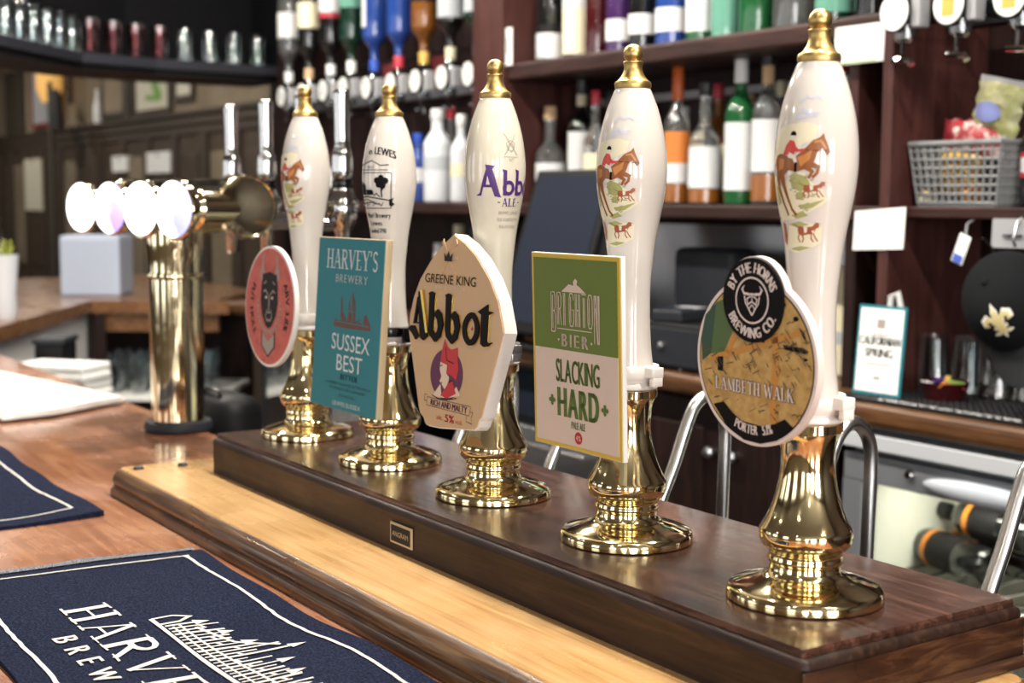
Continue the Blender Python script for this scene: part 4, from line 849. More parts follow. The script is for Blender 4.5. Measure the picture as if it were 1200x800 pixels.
t, srf, hx, hy = towel('bar_towel', 'plain navy bar towel with a white border line, lying further along the counter', -1.72, -.99, -.565, -.266, 8, .0018, .0)
I = Ink(); ins = .034; q = wob([(-hx+ins, -hy+ins), (-hx+ins, hy-ins), (hx-ins, hy-ins), (hx-ins, -hy+ins), (-hx+ins, -hy+ins)]); I.stroke(q, .004); I.stroke(wob([(hx-.12, -hy+.09), (hx-.10, hy-.12), (hx-.20, hy-.10)]), .004); I.build('stitched_border', srf, 'towel_white', t, .0012, .01)

m = MB()
for k, (z, d) in enumerate(((.0005, 0), (.0062, .006))):
    P4 = [(-2.62+d, -.155), (-1.84-d, -.190+d), (-1.86, -.09), (-1.965-d*.4, .084-d), (-2.62+d, -.02)]
    n = len(P4); m.prism([(x+2.2, y) for x, y in P4], lambda u, v, z=z: (u, v, z+.004*math.sin(5*u)+.004), lambda u, v, z=z: (u, v, z+.0055+.004*math.sin(5*u)+.004))
o = m.build('folded_cloth', 'white'); o.location = (-2.2, 0, ZB-.003); tag(o, 'folded white cloth lying on the counter beside the beer tower', 'cloth')
m = MB(); m.box(-.2, .125, -.026, -.002, 0, .010, .004); o2 = m.build('teal_edge', 'teal', o); o2.location = (.19, -.172, .004); o2.rotation_euler.z = -.12
# ------------------------------------------------------------------ brass beer tower with lit lenses
tw = thing('beer_tower', 'tall brass beer tower with four glowing round lenses and chrome levers', 'beer tower', (-1.60, .060, ZB))
zc = .312-ZB
MB().lathe([(.056, 0), (.060, .003), (.061, .010), (.058, .018), (.049, .021)], 48).build('base_ring', 'rubber_grey', tw)
MB().lathe([(.0475, .016), (.0475, .2755)], 56).build('column', 'pale_brass', tw)
MB().lathe([(.0480, .274), (.0520, .2755), (.0530, .280), (.0520, .2845), (.0495, .286)]+smooth_curve([(.0495, .288), (.0500, .31), (.0520, .34), (.0520, zc)], 4), 56).build('neck', 'pale_brass', tw)
MB().lathe([(.046, -.235), (.046, .3165)], 48, (0, 0, zc), 'x').build('crossbar', 'pale_brass', tw)
for x, s in ((.3165, 1), (-.235, -1)):
    MB().lathe([(.0465, 0), (.0505, .001*s), (.0515, .004*s), (.0505, .008*s), (.0475, .0088*s), (.0455, .0070*s), (.034, .0088*s), (.018, .0100*s), (.0, .0104*s)], 48, (x, 0, zc), 'x').build('end_cap', 'pale_brass', tw, flip=s < 0)
for k, lx in enumerate((-.170, -.005, .150, .300)):
    hz = MB().lathe([(.030, -.02), (.030, .055), (.033, .058), (.033, .064), (.028, .070), (.028, .082), (.044, .088), (.0475, .091), (.0475, .099), (.0455, .101)], 44, (0, 0, 0), 'y').build('lens_housing', 'pale_brass', tw)
    hz.location = (lx, -.028, zc-.004); hz.rotation_euler.z = .30
    ln = MB().lathe([(.0450, .098), (.0435, .102), (.036, .1065), (.024, .1095), (.010, .111), (.0, .1112)], 40, (0, 0, 0), 'y').build('lens', ('lens_white', 'lens_violet_print', 'lens_white', 'lens_blue_print')[k], hz); ln.scale = (1.0, 1.0, 1.0)
    m = MB(); m.lathe([(.012, .035), (.012, .10)], 20, (0, 0, 0), 'y'); tb = m.build('tap_shank', 'chrome', tw); tb.rotation_euler.z = PI; tb.location = (lx, 0, zc-.02)
    m = MB(); m.lathe([(.009, -.125), (.0125, -.12), (.0125, -.075), (.017, -.066), (.0255, -.050), (.0275, -.035), (.0255, -.020), (.018, -.006), (.0165, 0)], 28); fa = m.build('tap_faucet', 'chrome', tw); fa.location = (lx, .180, zc+.032)
    m = MB(); m.tube([(0, -.09, -.060), (0, -.02, -.060)], .012, 14); m.build('faucet_link', 'chrome', fa)
    MB().lathe([(.017, 0), (.0175, .002), (.0175, .012), (.017, .014)], 24).build('lever_collar', 'black_gloss', fa)
    MB().lathe(smooth_curve([(.0150, .014), (.0175, .022), (.0178, .050), (.0165, .060), (.0140, .064), (.0135, .070), (.0128, .080), (.0130, .110), (.0140, .140), (.0148, .154), (.0140, .160), (.0100, .163)], 3)+[(0, .164)], 28).build('lever', 'chrome', fa)

# ------------------------------------------------------------------ bottles
def bottle(x, y, z, r, h, glass, cap, label, labels=(), shoulder=.60, neck=.40, caph=.10, inv=False, liquid=None, group=None, neckm=None, name='bottle', rot=0):
    b = thing(name, label, 'bottle', (x, y, z), (PI if inv else 0, 0, rot), group)
    if inv: b.location.z = z+h
    rn = r*neck; zs = h*shoulder; zn = h*(shoulder+.16)
    prof = [(r*.80, 0), (r*.97, .004), (r, .010)]+[(r, zs*.5), (r, zs)]+smooth_curve([(r*.985, zs+.004), (r*.86, zs+(zn-zs)*.35), (rn*1.35, zs+(zn-zs)*.78), (rn, zn)], 4)+[(rn, h*(1-caph)), (rn*1.12, h*(1-caph)+.001), (rn*1.12, h-.002), (rn*.9, h)]
    MB().lathe(prof, 28).build('glass_body', glass, b)
    if cap: MB().lathe([(rn*1.15, h*(1-caph)), (rn*1.22, h*(1-caph)+.002), (rn*1.18, h), (rn*1.05, h+.002), (0, h+.002)], 20).build('cap', cap, b)
    for q in labels:
        a0, a1 = q[3] if len(q) > 3 else (0, 2*PI)
        zz0, zz1 = q[0]*h, q[1]*h
        MB().lathe([(r+.0008, zz0), (r+.0008, zz1)], 28, a0=a0, a1=a1).build('label', q[2], b)
    if neckm: MB().lathe([(rn+.001, zn+.01), (rn+.001, h*(1-caph))], 20).build('neck_wrap', neckm, b)
    return b
# ------------------------------------------------------------------ back bar unit
ZS, ZU, ZK = .318, .693, -.05
bb = thing('back_bar_unit', 'dark mahogany back bar shelving along the wall', 'shelving', (-1.7, 1.45, ZK))
L = lambda x: x+1.7
def bbp(n, mat, x0, x1, y0, y1, z0, z1, bev=.003): return MB().box(L(x0), L(x1), y0-1.45, y1-1.45, z0-ZK, z1-ZK, bev).build(n, mat, bb)
bbp('back_panel', 'mahogany_v', -4.2, .9, 1.545, 1.60, ZK, ZC-.02)
bbp('lower_shelf', 'mahogany', -4.12, -1.04, 1.29, 1.545, ZS-.032, ZS, .006); bbp('lower_shelf', 'mahogany', -1.015, .6, 1.285, 1.545, ZS-.022, ZS, .004)
bbp('upper_shelf', 'mahogany', -2.38, -1.04, 1.29, 1.545, ZU-.045, ZU, .008)
bbp('post', 'red_post', -2.53, -2.38, 1.275, 1.545, ZS, ZC-.02); bbp('post', 'red_post', -1.041, -1.016, 1.262, 1.545, ZK, ZU+.6)
bbp('post', 'mahogany_v', -2.50, -2.42, 1.30, 1.545, ZK, ZS-.032); bbp('post', 'mahogany_v', -1.16, -1.13, 1.30, 1.545, ZK, ZS-.032); bbp('post', 'mahogany_v', -4.19, -4.12, 1.44, 1.545, ZK, ZC-.02)
bbp('inner_post', 'red_post', -1.17, -1.145, 1.31, 1.545, ZS, ZU-.045)
bbp('pale_rail', 'pale_grey', -2.3, -1.2, 1.53, 1.545, .585, .605); bbp('mirror', 'steel_dull', -2.3, -1.2, 1.541, 1.5455, ZK+.05, ZS-.05, 0)
bbp('optic_rail', 'steel_dull', -4.15, -2.56, 1.50, 1.53, .655, .685); bbp('optic_rail', 'black', -1.01, .3, 1.40, 1.44, .66, .72); bbp('rail_bracket', 'black', -.9, -.86, 1.44, 1.545, .66, .70); bbp('rail_bracket', 'black', -.3, -.26, 1.44, 1.545, .66, .70)
# bottles on the lower shelf
W_, G = 'label_white', 'bottles on the lower back bar shelf'; y = 1.40
bottle(-2.472, y, ZS, .029, .288, 'g_clear', 'cap_black', 'slim clear bottle with black cap and pale label beside the cork-topped bottle', [(.08, .55, 'label_white')], .55, .38, .16, group=G)
bottle(-2.327, y, ZS, .040, .262, 'g_clear', 'cork', 'wide clear bottle with cork stopper and white label', [(.06, .42, W_)], .50, .36, .13, group=G)
bottle(-2.225, y+.03, ZS, .036, .330, 'g_dark', 'cap_black', 'dark bottle with gold neck and large white label on lower shelf', [(.05, .58, W_)], .60, .36, .12, group=G, neckm='cap_tan')
bottle(-2.124, y, ZS, .030, .292, 'g_clear', 'cap_red', 'clear bottle with red cap on the lower shelf', [(.06, .45, 'label_cream')], .55, .36, .12, group=G)
bottle(-1.797, y, ZS, .031, .330, 'g_clear', 'cap_orange', 'clear bottle with tall orange cap and orange label', [(.30, .53, 'label_orange'), (.16, .30, W_), (.02, .15, 'amber_liquid')], .58, .38, .24, group=G)
bottle(-1.697, y, ZS, .037, .284, 'g_clear', 'cap_black', 'stout clear bottle with rounded white label and amber spirit', [(.14, .48, W_), (.02, .13, 'amber_liquid')], .52, .36, .10, group=G)
bottle(-1.577, y, ZS, .035, .334, 'g_green', 'cap_white', 'green bottle with white cap and tall white label', [(.10, .56, W_)], .62, .38, .17, group=G)
bottle(-1.490, y, ZS, .034, .340, 'g_clear', 'cap_black', 'clear bottle with tan neck and white label beside the green bottle', [(.22, .56, W_), (.03, .20, 'amber_liquid')], .60, .38, .09, group=G, neckm='cork')
bottle(-1.385, y, ZS, .034, .30, 'g_amber', 'cap_black', 'amber bottle with cream label behind the map clip pump', [(.15, .5, 'label_cream')], .58, .38, .1, group=G)
bottle(-1.275, y, ZS, .034, .31, 'g_clear', 'cap_red', 'clear bottle with red cap behind the map clip pump handle', [(.15, .5, W_)], .58, .38, .1, group=G)
bottle(-1.093, 1.47, ZS, .034, .30, 'g_green', 'crisp_yellow', 'bright green bottle with yellow cap squeezed beside the red post', [(.02, .42, 'label_cream')], .55, .38, .15, group=G)
bottle(-2.926, y, ZS, .044, .285, 'frost', 'cap_white', 'frosted white bottle with broad shoulders on lower shelf', [(.35, .5, 'label_grey')], .62, .42, .1, group=G)
bottle(-2.788, y, ZS, .033, .262, 'frost', 'cap_white', 'narrow white bottle standing right beside the frosted one', [(.3, .45, 'label_cream')], .60, .38, .12, group=G)
bottle(-3.047, y, ZS, .034, .215, 'g_blue', 'cap_blue', 'blue bottle standing beside the frosted white bottle', [(.3, .5, W_)], .62, .4, .14, group=G)
bottle(-2.655, y+.04, ZS, .033, .25, 'g_clear', 'cap_black', 'clear bottle with a grey label behind the cream pump handle', [(.15, .5, 'label_grey')], .58, .38, .12, group=G)
bottle(-2.57, y+.02, ZS, .030, .27, 'g_deepgreen', 'cap_tan', 'deep green bottle with tan cap behind the cream pump handle', [(.15, .5, W_)], .58, .38, .12, group=G)
bottle(-3.20, y, ZS, .034, .25, 'g_dark', 'cap_red', 'dark bottle with red cap beside the blue bottle', [(.25, .5, 'label_grey')], .60, .38, .12, group=G)
bottle(-3.33, y, ZS, .034, .25, 'g_clear', 'cap_black', 'clear bottle with cream label next to the red-capped dark bottle', [(.2, .5, 'label_cream')], .60, .38, .12, group=G)
bottle(-3.60, y, ZS, .036, .26, 'g_red', 'cap_black', 'dark red bottle near the end of the lower shelf', [(.2, .45, W_)], .60, .38, .12, group=G)
bottle(-.842, 1.37, ZS, .024, .190, 'g_dark', 'cap_black', 'small dark bottle with red and white label beside the plastic basket', [(.28, .52, 'cap_red'), (.33, .47, W_, (PI+.3, 2*PI-.6))], .62, .40, .12, group=G).location.x = -.775
b = bpy.data.objects[-1] if False else None
for x, g_, c_, l_, lb in ((-1.745, 'g_amber', 'cap_red', 'label_cream', 'amber bottle in the back row behind the orange-capped one'), (-1.636, 'g_clear', 'cork', 'label_grey', 'clear corked bottle in the back row beside the green bottle'), (-1.533, 'g_dark', 'cap_tan', 'label_white', 'dark bottle in the back row between green and clear bottles'), (-2.275, 'g_deepgreen', 'cap_black', 'label_cream', 'deep green bottle in the back row behind the corked one'), (-2.17, 'g_amber', 'cap_black', 'label_white', 'amber bottle in the back row beside the gold-necked one'), (-2.05, 'g_clear', 'cap_blue', 'label_white', 'clear bottle with blue cap in the back row'), (-1.87, 'g_dark', 'cap_white', 'label_white', 'dark bottle with white cap in the back row'), (-2.985, 'g_clear', 'cap_red', 'label_white', 'clear bottle in the back row behind the blue one'), (-2.86, 'g_dark', 'cap_black', 'label_grey', 'dark bottle in the back row behind the frosted one')):
    bottle(x, 1.485, ZS, .030, .27+.03*math.sin(x*31), g_, c_, lb, [(.15, .5, l_)], .58, .38, .12, group=G)
# bottles on the upper shelf
G = 'bottles on the upper back bar shelf'
U = [(-2.486, .026, .33, 'g_dark', 'cap_red', 'black bottle with white label and red cap by the post', [(.03, .30, W_)]),
     (-2.353, .038, .32, 'g_dark', 'ribbon_red', 'black bottle with red ribbon neck and white label', [(.05, .26, W_), (.26, .33, 'label_dark')]),
     (-2.236, .034, .30, 'g_dark', 'cap_black', 'black bottle with broad cream label on the upper shelf', [(.06, .46, 'label_cream'), (.46, .56, W_)]),
     (-2.122, .031, .30, 'g_red', 'cap_red', 'dark red bottle without label on the upper shelf', []),
     (-2.032, .032, .30, 'g_purple', 'cap_black', 'purple bottle with white band on the upper shelf', [(.12, .30, W_)]),
     (-1.937, .034, .31, 'g_dark', 'cap_black', 'black bottle with low white band beside the blue one', [(.14, .30, W_)]),
     (-1.827, .038, .30, 'g_blue', 'cap_blue', 'vivid blue bottle with white band on the upper shelf', [(.13, .32, W_)]),
     (-1.723, .033, .30, 'g_green', 'cap_white', 'dark green bottle with large white label on the upper shelf', [(.10, .42, W_)]),
     (-1.633, .034, .28, 'g_mint', 'cap_white', 'pale mint green bottle on the upper shelf', [(.10, .40, 'g_mint')]),
     (-1.531, .040, .28, 'g_green', 'cap_black', 'clear green squat bottle on the upper shelf', []),
     (-1.418, .045, .27, 'g_clear', 'cork', 'wide clear decanter bottle on the upper shelf', []),
     (-1.300, .040, .28, 'g_deepgreen', 'cap_black', 'deep green bottle with mint label near the end of the upper shelf', [(.1, .4, 'g_mint')]),
     (-1.195, .036, .28, 'g_dark', 'cap_black', 'plain black bottle at the end of the upper shelf', [])]
for x, r, h, g, cp, lb, ls in U: bottle(x if x != -2.486 else -2.34-.10, 1.40, ZU, r, h, g, cp, lb, ls, .60, .40, .12, group=G) if x < -2.4 else bottle(x+.02 if x < -2.2 else x, 1.40, ZU, r, h, g, cp, lb, ls, .60, .40, .12, group=G)
# small price card on the post
o = box('price_card', 'paper', None, -.016, .016, -.0015, 0, 0, .10); o.location = (-2.365, 1.288, ZU-.004); tag(o, 'small white price card standing on the upper shelf edge by the post', 'card')
box('card_print', 'label_grey', o, -.009, .009, -.0022, -.0014, .03, .075)

# optics with upside-down bottles, left bay
G1, G2 = 'upside-down bottles on the left optics', 'spirit optics on the left rail'
def optic(x, y, zc, label, group, r=.036, body='g_clear', oval=1.12, printm='label_grey', back=None):
    o = thing('spirit_optic', label, 'optic', (x, y, zc), (0, 0, 0), group)
    MB().prism(circ(0, 0, r, r*oval, 32), lambda u, v: (u, -.028, v), lambda u, v: (u, -.032, v)).build('disc_rim', 'black', o)
    MB().prism(circ(0, 0, r*.9, r*oval*.9, 32), lambda u, v: (u, -.031, v), lambda u, v: (u, -.0345, v)).build('disc', 'white', o)
    box('disc_print', printm, o, -r*.38, r*.38, -.0355, -.0344, -r*.55, r*.6)
    MB().lathe([(.012, -.055), (.020, -.048), (.022, -.03), (.022, .035), (.014, .048), (.012, .062)], 20).build('chamber', 'smoky_glass', o)
    m = MB(); m.box(.026, .046, -.02, .012, -.03, .03, .004); m.build('measure_box', 'pale_grey', o)
    m = MB(); m.tube([(0, -.008, -.05), (0, -.01, -.085)], .0045, 8); m.tube([(-.012, -.018, -.085), (.024, -.018, -.088), (.032, -.018, -.098)], .006, 8); m.build('spout_lever', 'chrome', o)
    m = MB(); m.box(-.010, .010, .012, back if back else .10, -.012, .012, .002); m.build('clamp', 'black', o)
    return o
SP = [(-4.00, 'g_clear', [(.25, .75, W_)], 'clear bottle with a long white label hung upside down', W_),
      (-3.83, 'g_dark', [(.35, .85, 'label_cream')], 'dark bottle with cream label hung upside down', 'cork'),
      (-3.655, 'g_dark', [(.55, .92, W_), (.45, .53, 'cap_red')], 'dark bottle with white and red label hung upside down', 'cap_white'),
      (-3.50, 'g_deepgreen', [(.55, .85, 'g_mint')], 'deep green bottle with mint label hung upside down', 'cap_white'),
      (-3.335, 'g_blue', [(.15, .9, W_, (PI*.40, PI*.85))], 'blue bottle with long white label hung upside down', 'cap_blue'),
      (-3.17, 'g_blue', [(.6, .9, W_)], 'second blue bottle with short white label hung upside down', 'cap_red'),
      (-3.01, 'g_amber', [(.4, .8, 'label_dark')], 'amber bottle with dark label hung upside down', 'crisp_yellow'),
      (-2.85, 'g_dark', [(.05, .38, 'label_grey')], 'black bottle with grey label hung upside down', 'cap_tan'),
      (-2.70, 'g_deepgreen', [(.05, .34, 'label_grey')], 'dark green bottle with grey label hung upside down', 'cap_black')]
for k, (x, g, ls, lb, cp) in enumerate(SP):
    zz = .705 if k < 4 else .695
    bottle(x, 1.40, zz+.055, .040, .30, g, cp, lb, [(1-b_[1], 1-b_[0])+tuple(b_[2:]) for b_ in ls] and [(.62-b_[1]*.6, .62-b_[0]*.6)+tuple(b_[2:]) for b_ in ls], .62, .34, .12, inv=True, group=G1)
    optic(x, 1.40, zz, 'white-faced spirit optic under the '+lb.replace(' hung upside down', ''), G2, .034)
    if k in (3, 5): # red pennants hang between the optics
        m = MB(); m.prism([(-.055, 0), (.055, 0), (.0, -.10)], lambda u, v: (u, .001, v), lambda u, v: (u, -.001, v)); o = m.build('red_pennant', 'maroon'); o.location = (x+.08, 1.50, .79); tag(o, 'dark red triangular pennant hanging beside the '+lb.replace(' hung upside down', ''), 'pennant', 'red pennants behind the optics')
m = MB(); m.tube([(-4.1, 1.50, .792), (-2.56, 1.50, .792)], .004, 6); m.build('pennant_wire', 'black', bb).location = (1.7, -1.45, -ZK)
# optics, right bay
for x, lb, pm in ((-1.0, 'white round spirit optic next to the red post', 'label_grey'), (-.848, 'white round spirit optic with gold print in the middle of the right rail', 'crisp_yellow'), (-.722, 'white round spirit optic with yellow print above the crisp packets', 'crisp_yellow')):
    optic(x+.03 if x < -.95 else x, 1.24, .674, lb, 'spirit optics on the right rail', .0355, oval=1.06, printm=pm, back=.16)
# bottles in the shadow under the lower shelf
G = 'bottles on the back counter under the shelf'
for x, r, h, g, cp, lb in ((-2.80, .034, .30, 'g_dark', 'cap_tan', 'wine bottle with pale foil neck under the shelf'), (-2.71, .034, .29, 'g_dark', 'cap_black', 'wine bottle with black foil neck under the shelf'), (-2.60, .034, .305, 'g_dark', 'cap_red', 'wine bottle with red foil neck under the shelf'), (-2.92, .030, .24, 'g_clear', 'cap_white', 'short clear bottle with white cap under the shelf')):
    bottle(x, 1.40, ZK, r, h, g, cp, lb, [(.2, .45, 'label_grey')], .60, .42, .24, group=G)

# ------------------------------------------------------------------ back counter, cabinets, fridge
bc = thing('back_counter', 'brown wooden back counter below the shelves', 'counter', (-1.8, 1.35, ZK))
MB().box(-2.3, 2.6, -.195, .195, -.045, 0, .014).build('worktop', 'counter_wood', bc)
def cab(x0, x1, label, n=2, mat='mahogany_v'):
    t = thing('cabinet', label, 'cabinet', ((x0+x1)/2, 1.37, ZF), (0, 0, 0), 'cabinets under the back counter'); w_ = (x1-x0)/2; zt = ZK-.045-ZF
    box('carcass', mat, t, -w_, w_, -.15, .175, 0, zt)
    for k in range(n):
        a = -w_+.01+k*(2*w_-.01)/n; b_ = -w_+(k+1)*(2*w_-.01)/n
        d = MB().box(a, b_, -.170, -.150, .08, zt-.012, .004).build('door', mat, t)
        MB().box(a+.06, b_-.06, -.176, -.168, .14, zt-.07, .003).build('door_panel', 'counter_wood' if mat == 'x' else mat, d)
        MB().lathe([(.008, 0), (.010, .012), (.013, .018), (.009, .026), (0, .027)], 14, (b_-.03 if k == 0 else a+.03, -.170, zt-.12), 'y').build('knob', 'steel_dull', d)
cab(-1.72, -1.06, 'brown wooden cabinet between the fridge and the steel glass washer', 2)
gw = thing('glass_washer', 'dark steel glass washer under the back counter', 'glass washer', (-2.10, 1.37, ZF)); zt = ZK-.045-ZF
box('casing', 'charcoal', gw, -.36, .36, -.16, .175, 0, zt, ); MB().box(-.34, .34, -.18, -.16, .25, zt-.16, .006).build('door', 'steel_dull', gw); MB().box(-.34, .34, -.172, -.16, zt-.14, zt-.02, .004).build('control_panel', 'slate', gw); MB().tube([(-.26, -.205, zt-.2), (.26, -.205, zt-.2)], .008, 10).build('handle', 'steel', gw); box('handle_mount', 'steel', gw, -.25, -.235, -.2, -.178, zt-.206, zt-.194); box('handle_mount', 'steel', gw, .235, .25, -.2, -.178, zt-.206, zt-.194)
fg = thing('bottle_fridge', 'grey glass-door bottle fridge with lit cream interior and wine bottles', 'fridge', (-.52, 1.38, ZF)); zt = ZK-.055-ZF
m = MB(); m.box(-.52, -.48, -.16, .20, 0, zt); m.box(.48, .52, -.16, .20, 0, zt); m.box(-.48, .48, .16, .20, 0, zt); m.box(-.48, .48, -.16, .16, zt-.05, zt); m.box(-.48, .48, -.16, .16, 0, .08); m.build('casing', 'fridge_grey', fg)
m = MB(); m.box(-.478, -.474, -.15, .158, .08, zt-.05); m.box(.474, .478, -.15, .158, .08, zt-.05); m.box(-.474, .474, .154, .158, .08, zt-.05); m.build('liner', 'fridge_inside', fg)
MB().box(-.52, .52, -.215, -.16, zt-.032, zt-.002, .003).build('top_trim', 'fridge_light_grey', fg)
d = MB(); d.box(-.515, .515, -.200, -.165, zt-.098, zt-.046, .003); d.box(-.515, .515, -.200, -.165, .04, .09, .003); d.box(-.515, -.47, -.200, -.165, .09, zt-.098); d.box(.36, .515, -.200, -.165, .09, zt-.098); dd = d.build('door', 'fridge_grey', fg)
box('pane', 'pane', dd, -.47, .36, -.186, -.182, .085, zt-.09)
hd_ = MB(); hd_.lathe([(0, -.125)]+[(.016*math.sqrt(max(0, 1-(q/.125)**2)), q) for q in [-.12+.012*k for k in range(21)]]+[(0, .125)], 20, (0, 0, 0), 'x'); hh_ = hd_.build('handle', 'handle_grey', dd); hh_.location = (-.195, -.206, zt-.075); hh_.scale = (1, .9, 1.25)
MB().lathe([(.010, 0), (.010, .006), (.007, .010), (0, .011)], 18, (-.352, -.2, zt-.066), 'y').build('lock', 'chrome', dd)
for k in range(3):
    m = MB(); zz = .235+k*.26
    for q in range(17): m.tube([(-.47+q*.0585, -.14, zz), (-.47+q*.0585, .15, zz)], .003, 6, False)
    m.tube([(-.474, -.14, zz), (.474, -.14, zz)], .004, 6); m.tube([(-.474, .15, zz), (.474, .15, zz)], .004, 6); m.build('wire_shelf', 'steel', fg)
m = MB(); m.tube([(-.4, -.10, zt-.065), (.4, -.10, zt-.065)], .012, 10); m.build('light_tube', 'fridge_light', fg)
l = bpy.data.lights.new('fridge_lamp', 'AREA'); l.shape = 'RECTANGLE'; l.size = .8; l.size_y = .06; l.energy = 2.6; l.color = (1, .97, .82); lo = bpy.data.objects.new('fridge_lamp', l); COL.objects.link(lo); lo.location = (-.52, 1.30, ZK-.055-.085)
def lying(x, y, z, ang, g, foil, label, r=.037, h=.30):
    b = bottle(x, y, z, r, h, g, foil, label, [(.25, .5, 'label_dark'), (.50, .545, 'foil_orange')], .60, .38, .22, group='wine bottles lying in the fridge', name='wine_bottle')
    b.rotation_euler = (0, -PI/2, ang); return b
zsh = ZF+.235+.26*2+.004
lying(-.805, 1.335, zsh+.037, -.22, 'g_dark', 'cap_black', 'dark wine bottle with orange band lying in the fridge, front of the pile')
lying(-.745, 1.425, zsh+.037, -.15, 'g_dark', 'foil_orange', 'dark wine bottle with orange foil lying behind in the fridge')
lying(-.735, 1.372, zsh+.103, -.2, 'g_dark', 'cap_black', 'dark wine bottle lying on top of the pile in the fridge')
lying(-.43, 1.35, zsh+.037, -.1, 'g_dark', 'cap_black', 'dark wine bottle lying at the hinge side of the fridge')

# bottle cooler with blue light further along
fc = thing('drinks_cooler', 'drinks cooler with blue strip light under the back counter', 'fridge', (-3.42, 1.38, ZF))
m = MB(); m.box(-.45, -.42, -.16, .18, 0, zt); m.box(.42, .45, -.16, .18, 0, zt); m.box(-.42, .42, .15, .18, 0, zt); m.box(-.42, .42, -.16, .15, zt-.05, zt); m.box(-.42, .42, -.16, .15, 0, .1); m.build('casing', 'charcoal', fc)
box('light_strip', 'blue_glow', fc, -.40, .40, .11, .13, zt-.10, zt-.07); box('pane', 'pane', fc, -.40, .41, -.165, -.161, .1, zt-.05)
box('cooler_shelf', 'white', fc, -.42, .42, -.14, .15, .60, .615)
for k, (x, cp) in enumerate(((-.30, 'cap_red'), (-.20, 'cap_white'), (-.09, 'cap_red'), (.05, 'cap_white'), (.16, 'cap_red'), (.28, 'cap_blue'))):
    bottle(-3.42+x, 1.36, ZF+.615, .03, .20, ('g_clear', 'g_amber', 'g_red')[k % 3], cp, ('clear small bottle in the blue-lit cooler with white band', 'amber small bottle in the blue-lit cooler', 'red small bottle in the blue-lit cooler')[k % 3]+((', next to the door frame', ', in the middle')[k // 3]), [(.2, .5, 'label_white' if k % 2 else 'label_cream')], .6, .4, .12, group='small bottles in the cooler')

# ------------------------------------------------------------------ things on the back counter
tl = thing('till_monitor', 'large slate-grey till screen tilted back on the back counter', 'monitor', (-2.06, 1.195, ZK))
m = MB(); m.box(-.165, .165, -.012, .012, 0, .44, .008); s1 = m.build('screen_case', 'black', tl); s1.rotation_euler.x = -.32; s1.location = (0, -.035, .035)
box('screen', 'slate', s1, -.145, .150, -.0135, -.0115, .03, .42)
m = MB(); m.box(-.10, .10, -.055, .06, 0, .012, .003); m.build('stand_foot', 'black', tl); m = MB(); m.box(-.035, .035, .0, .035, .010, .13, .004); m.build('stand_neck', 'black', tl)
pr = thing('receipt_printer', 'black receipt printer with silver seam beside the till screen', 'printer', (-2.42, 1.215, ZK))
MB().box(-.155, .155, -.055, .065, 0, .085, .008).build('base', 'black', pr); box('seam', 'steel', pr, -.156, .156, -.057, .066, .085, .090); MB().box(-.150, .150, -.050, .063, .090, .150, .016).build('lid', 'black_gloss', pr)
mo = thing('customer_display', 'charcoal rounded display box standing behind the cash drawer', 'display', (-1.68, 1.42, ZK))
MB().box(-.105, .105, -.04, .05, .09, .265, .02).build('housing', 'charcoal', mo); MB().box(-.03, .03, -.02, .03, .01, .10, .004).build('neck', 'black', mo); MB().box(-.09, .09, -.05, .06, 0, .012, .003).build('foot', 'black', mo)
cd = thing('cash_drawer', 'black cash drawer on the back counter', 'cash drawer', (-1.575, 1.255, ZK))
MB().box(-.13, .13, -.075, .095, 0, .105, .006).build('case', 'black', cd); MB().box(-.122, .122, -.080, -.074, .012, .095, .002).build('drawer_front', 'charcoal', cd); MB().lathe([(.008, 0), (.008, .006), (0, .007)], 14, (0, -.08, .055), 'y').build('lock', 'steel', cd)
kb = thing('card_reader', 'small dark card reader resting on the cash drawer', 'card reader', (-1.60, 1.255, ZK+.105), (0, 0, .3)); MB().box(-.04, .04, -.07, .07, 0, .028, .006).build('body', 'charcoal', kb); box('keys', 'slate', kb, -.03, .03, -.06, 0, .0275, .030); box('display', 'pale_grey', kb, -.03, .03, .015, .055, .0275, .029)
for x, y, w_, d_, h_, mat, lb in ((-1.80, 1.47, .09, .06, .17, 'label_white', 'tall white carton behind the charcoal display'), (-1.45, 1.47, .04, .04, .20, 'frost', 'narrow frosted canister behind the cash drawer'), (-1.30, 1.46, .10, .06, .23, 'label_cream', 'cream carton under the shelf behind the map clip pump')):  # pale boxes put in to imitate whitish reflections under the shelf
    t = thing('carton', lb, 'carton', (x, y, ZK)); MB().box(-w_/2, w_/2, -d_/2, d_/2, 0, h_, .004).build('body', mat, t); box('printed_band', 'label_grey', t, -w_/2-.0006, w_/2+.0006, -d_/2-.0006, d_/2+.0006, h_*.3, h_*.42); MB().box(-w_*.45, w_*.45, -d_*.42, d_*.42, h_, h_+.006, .002).build('flap', mat, t)
# pens and slips
for k, (x, y, a, mat, lb) in enumerate(((-1.42, 1.20, .3, 'cap_red', 'red pen lying in front of the cash drawer'), (-1.36, 1.215, -.5, 'cap_red', 'red marker lying crosswise near the counter edge'), (-1.47, 1.19, .1, 'white', 'white pen lying beside the red pen'))):
    t = thing('pen', lb, 'pen', (x, y, ZK+.006), (0, 0, a)); MB().tube([(-.05, 0, 0), (.055, 0, 0)], .0055, 10).build('barrel', mat, t); MB().tube([(.055, 0, 0), (.068, 0, 0)], [.005, .0015], 10).build('tip', 'black', t)
o = box('paper_slip', 'paper', None, -.09, .09, -.03, .03, 0, .003); o.location = (-1.30, 1.21, ZK); o.rotation_euler.z = .2; tag(o, 'white paper slips lying on the counter by the red marker', 'paper')
mat_ = thing('bar_mat', 'black rubber bar mat with white blocky lettering along its edge', 'bar mat', (-.66, 1.30, ZK))
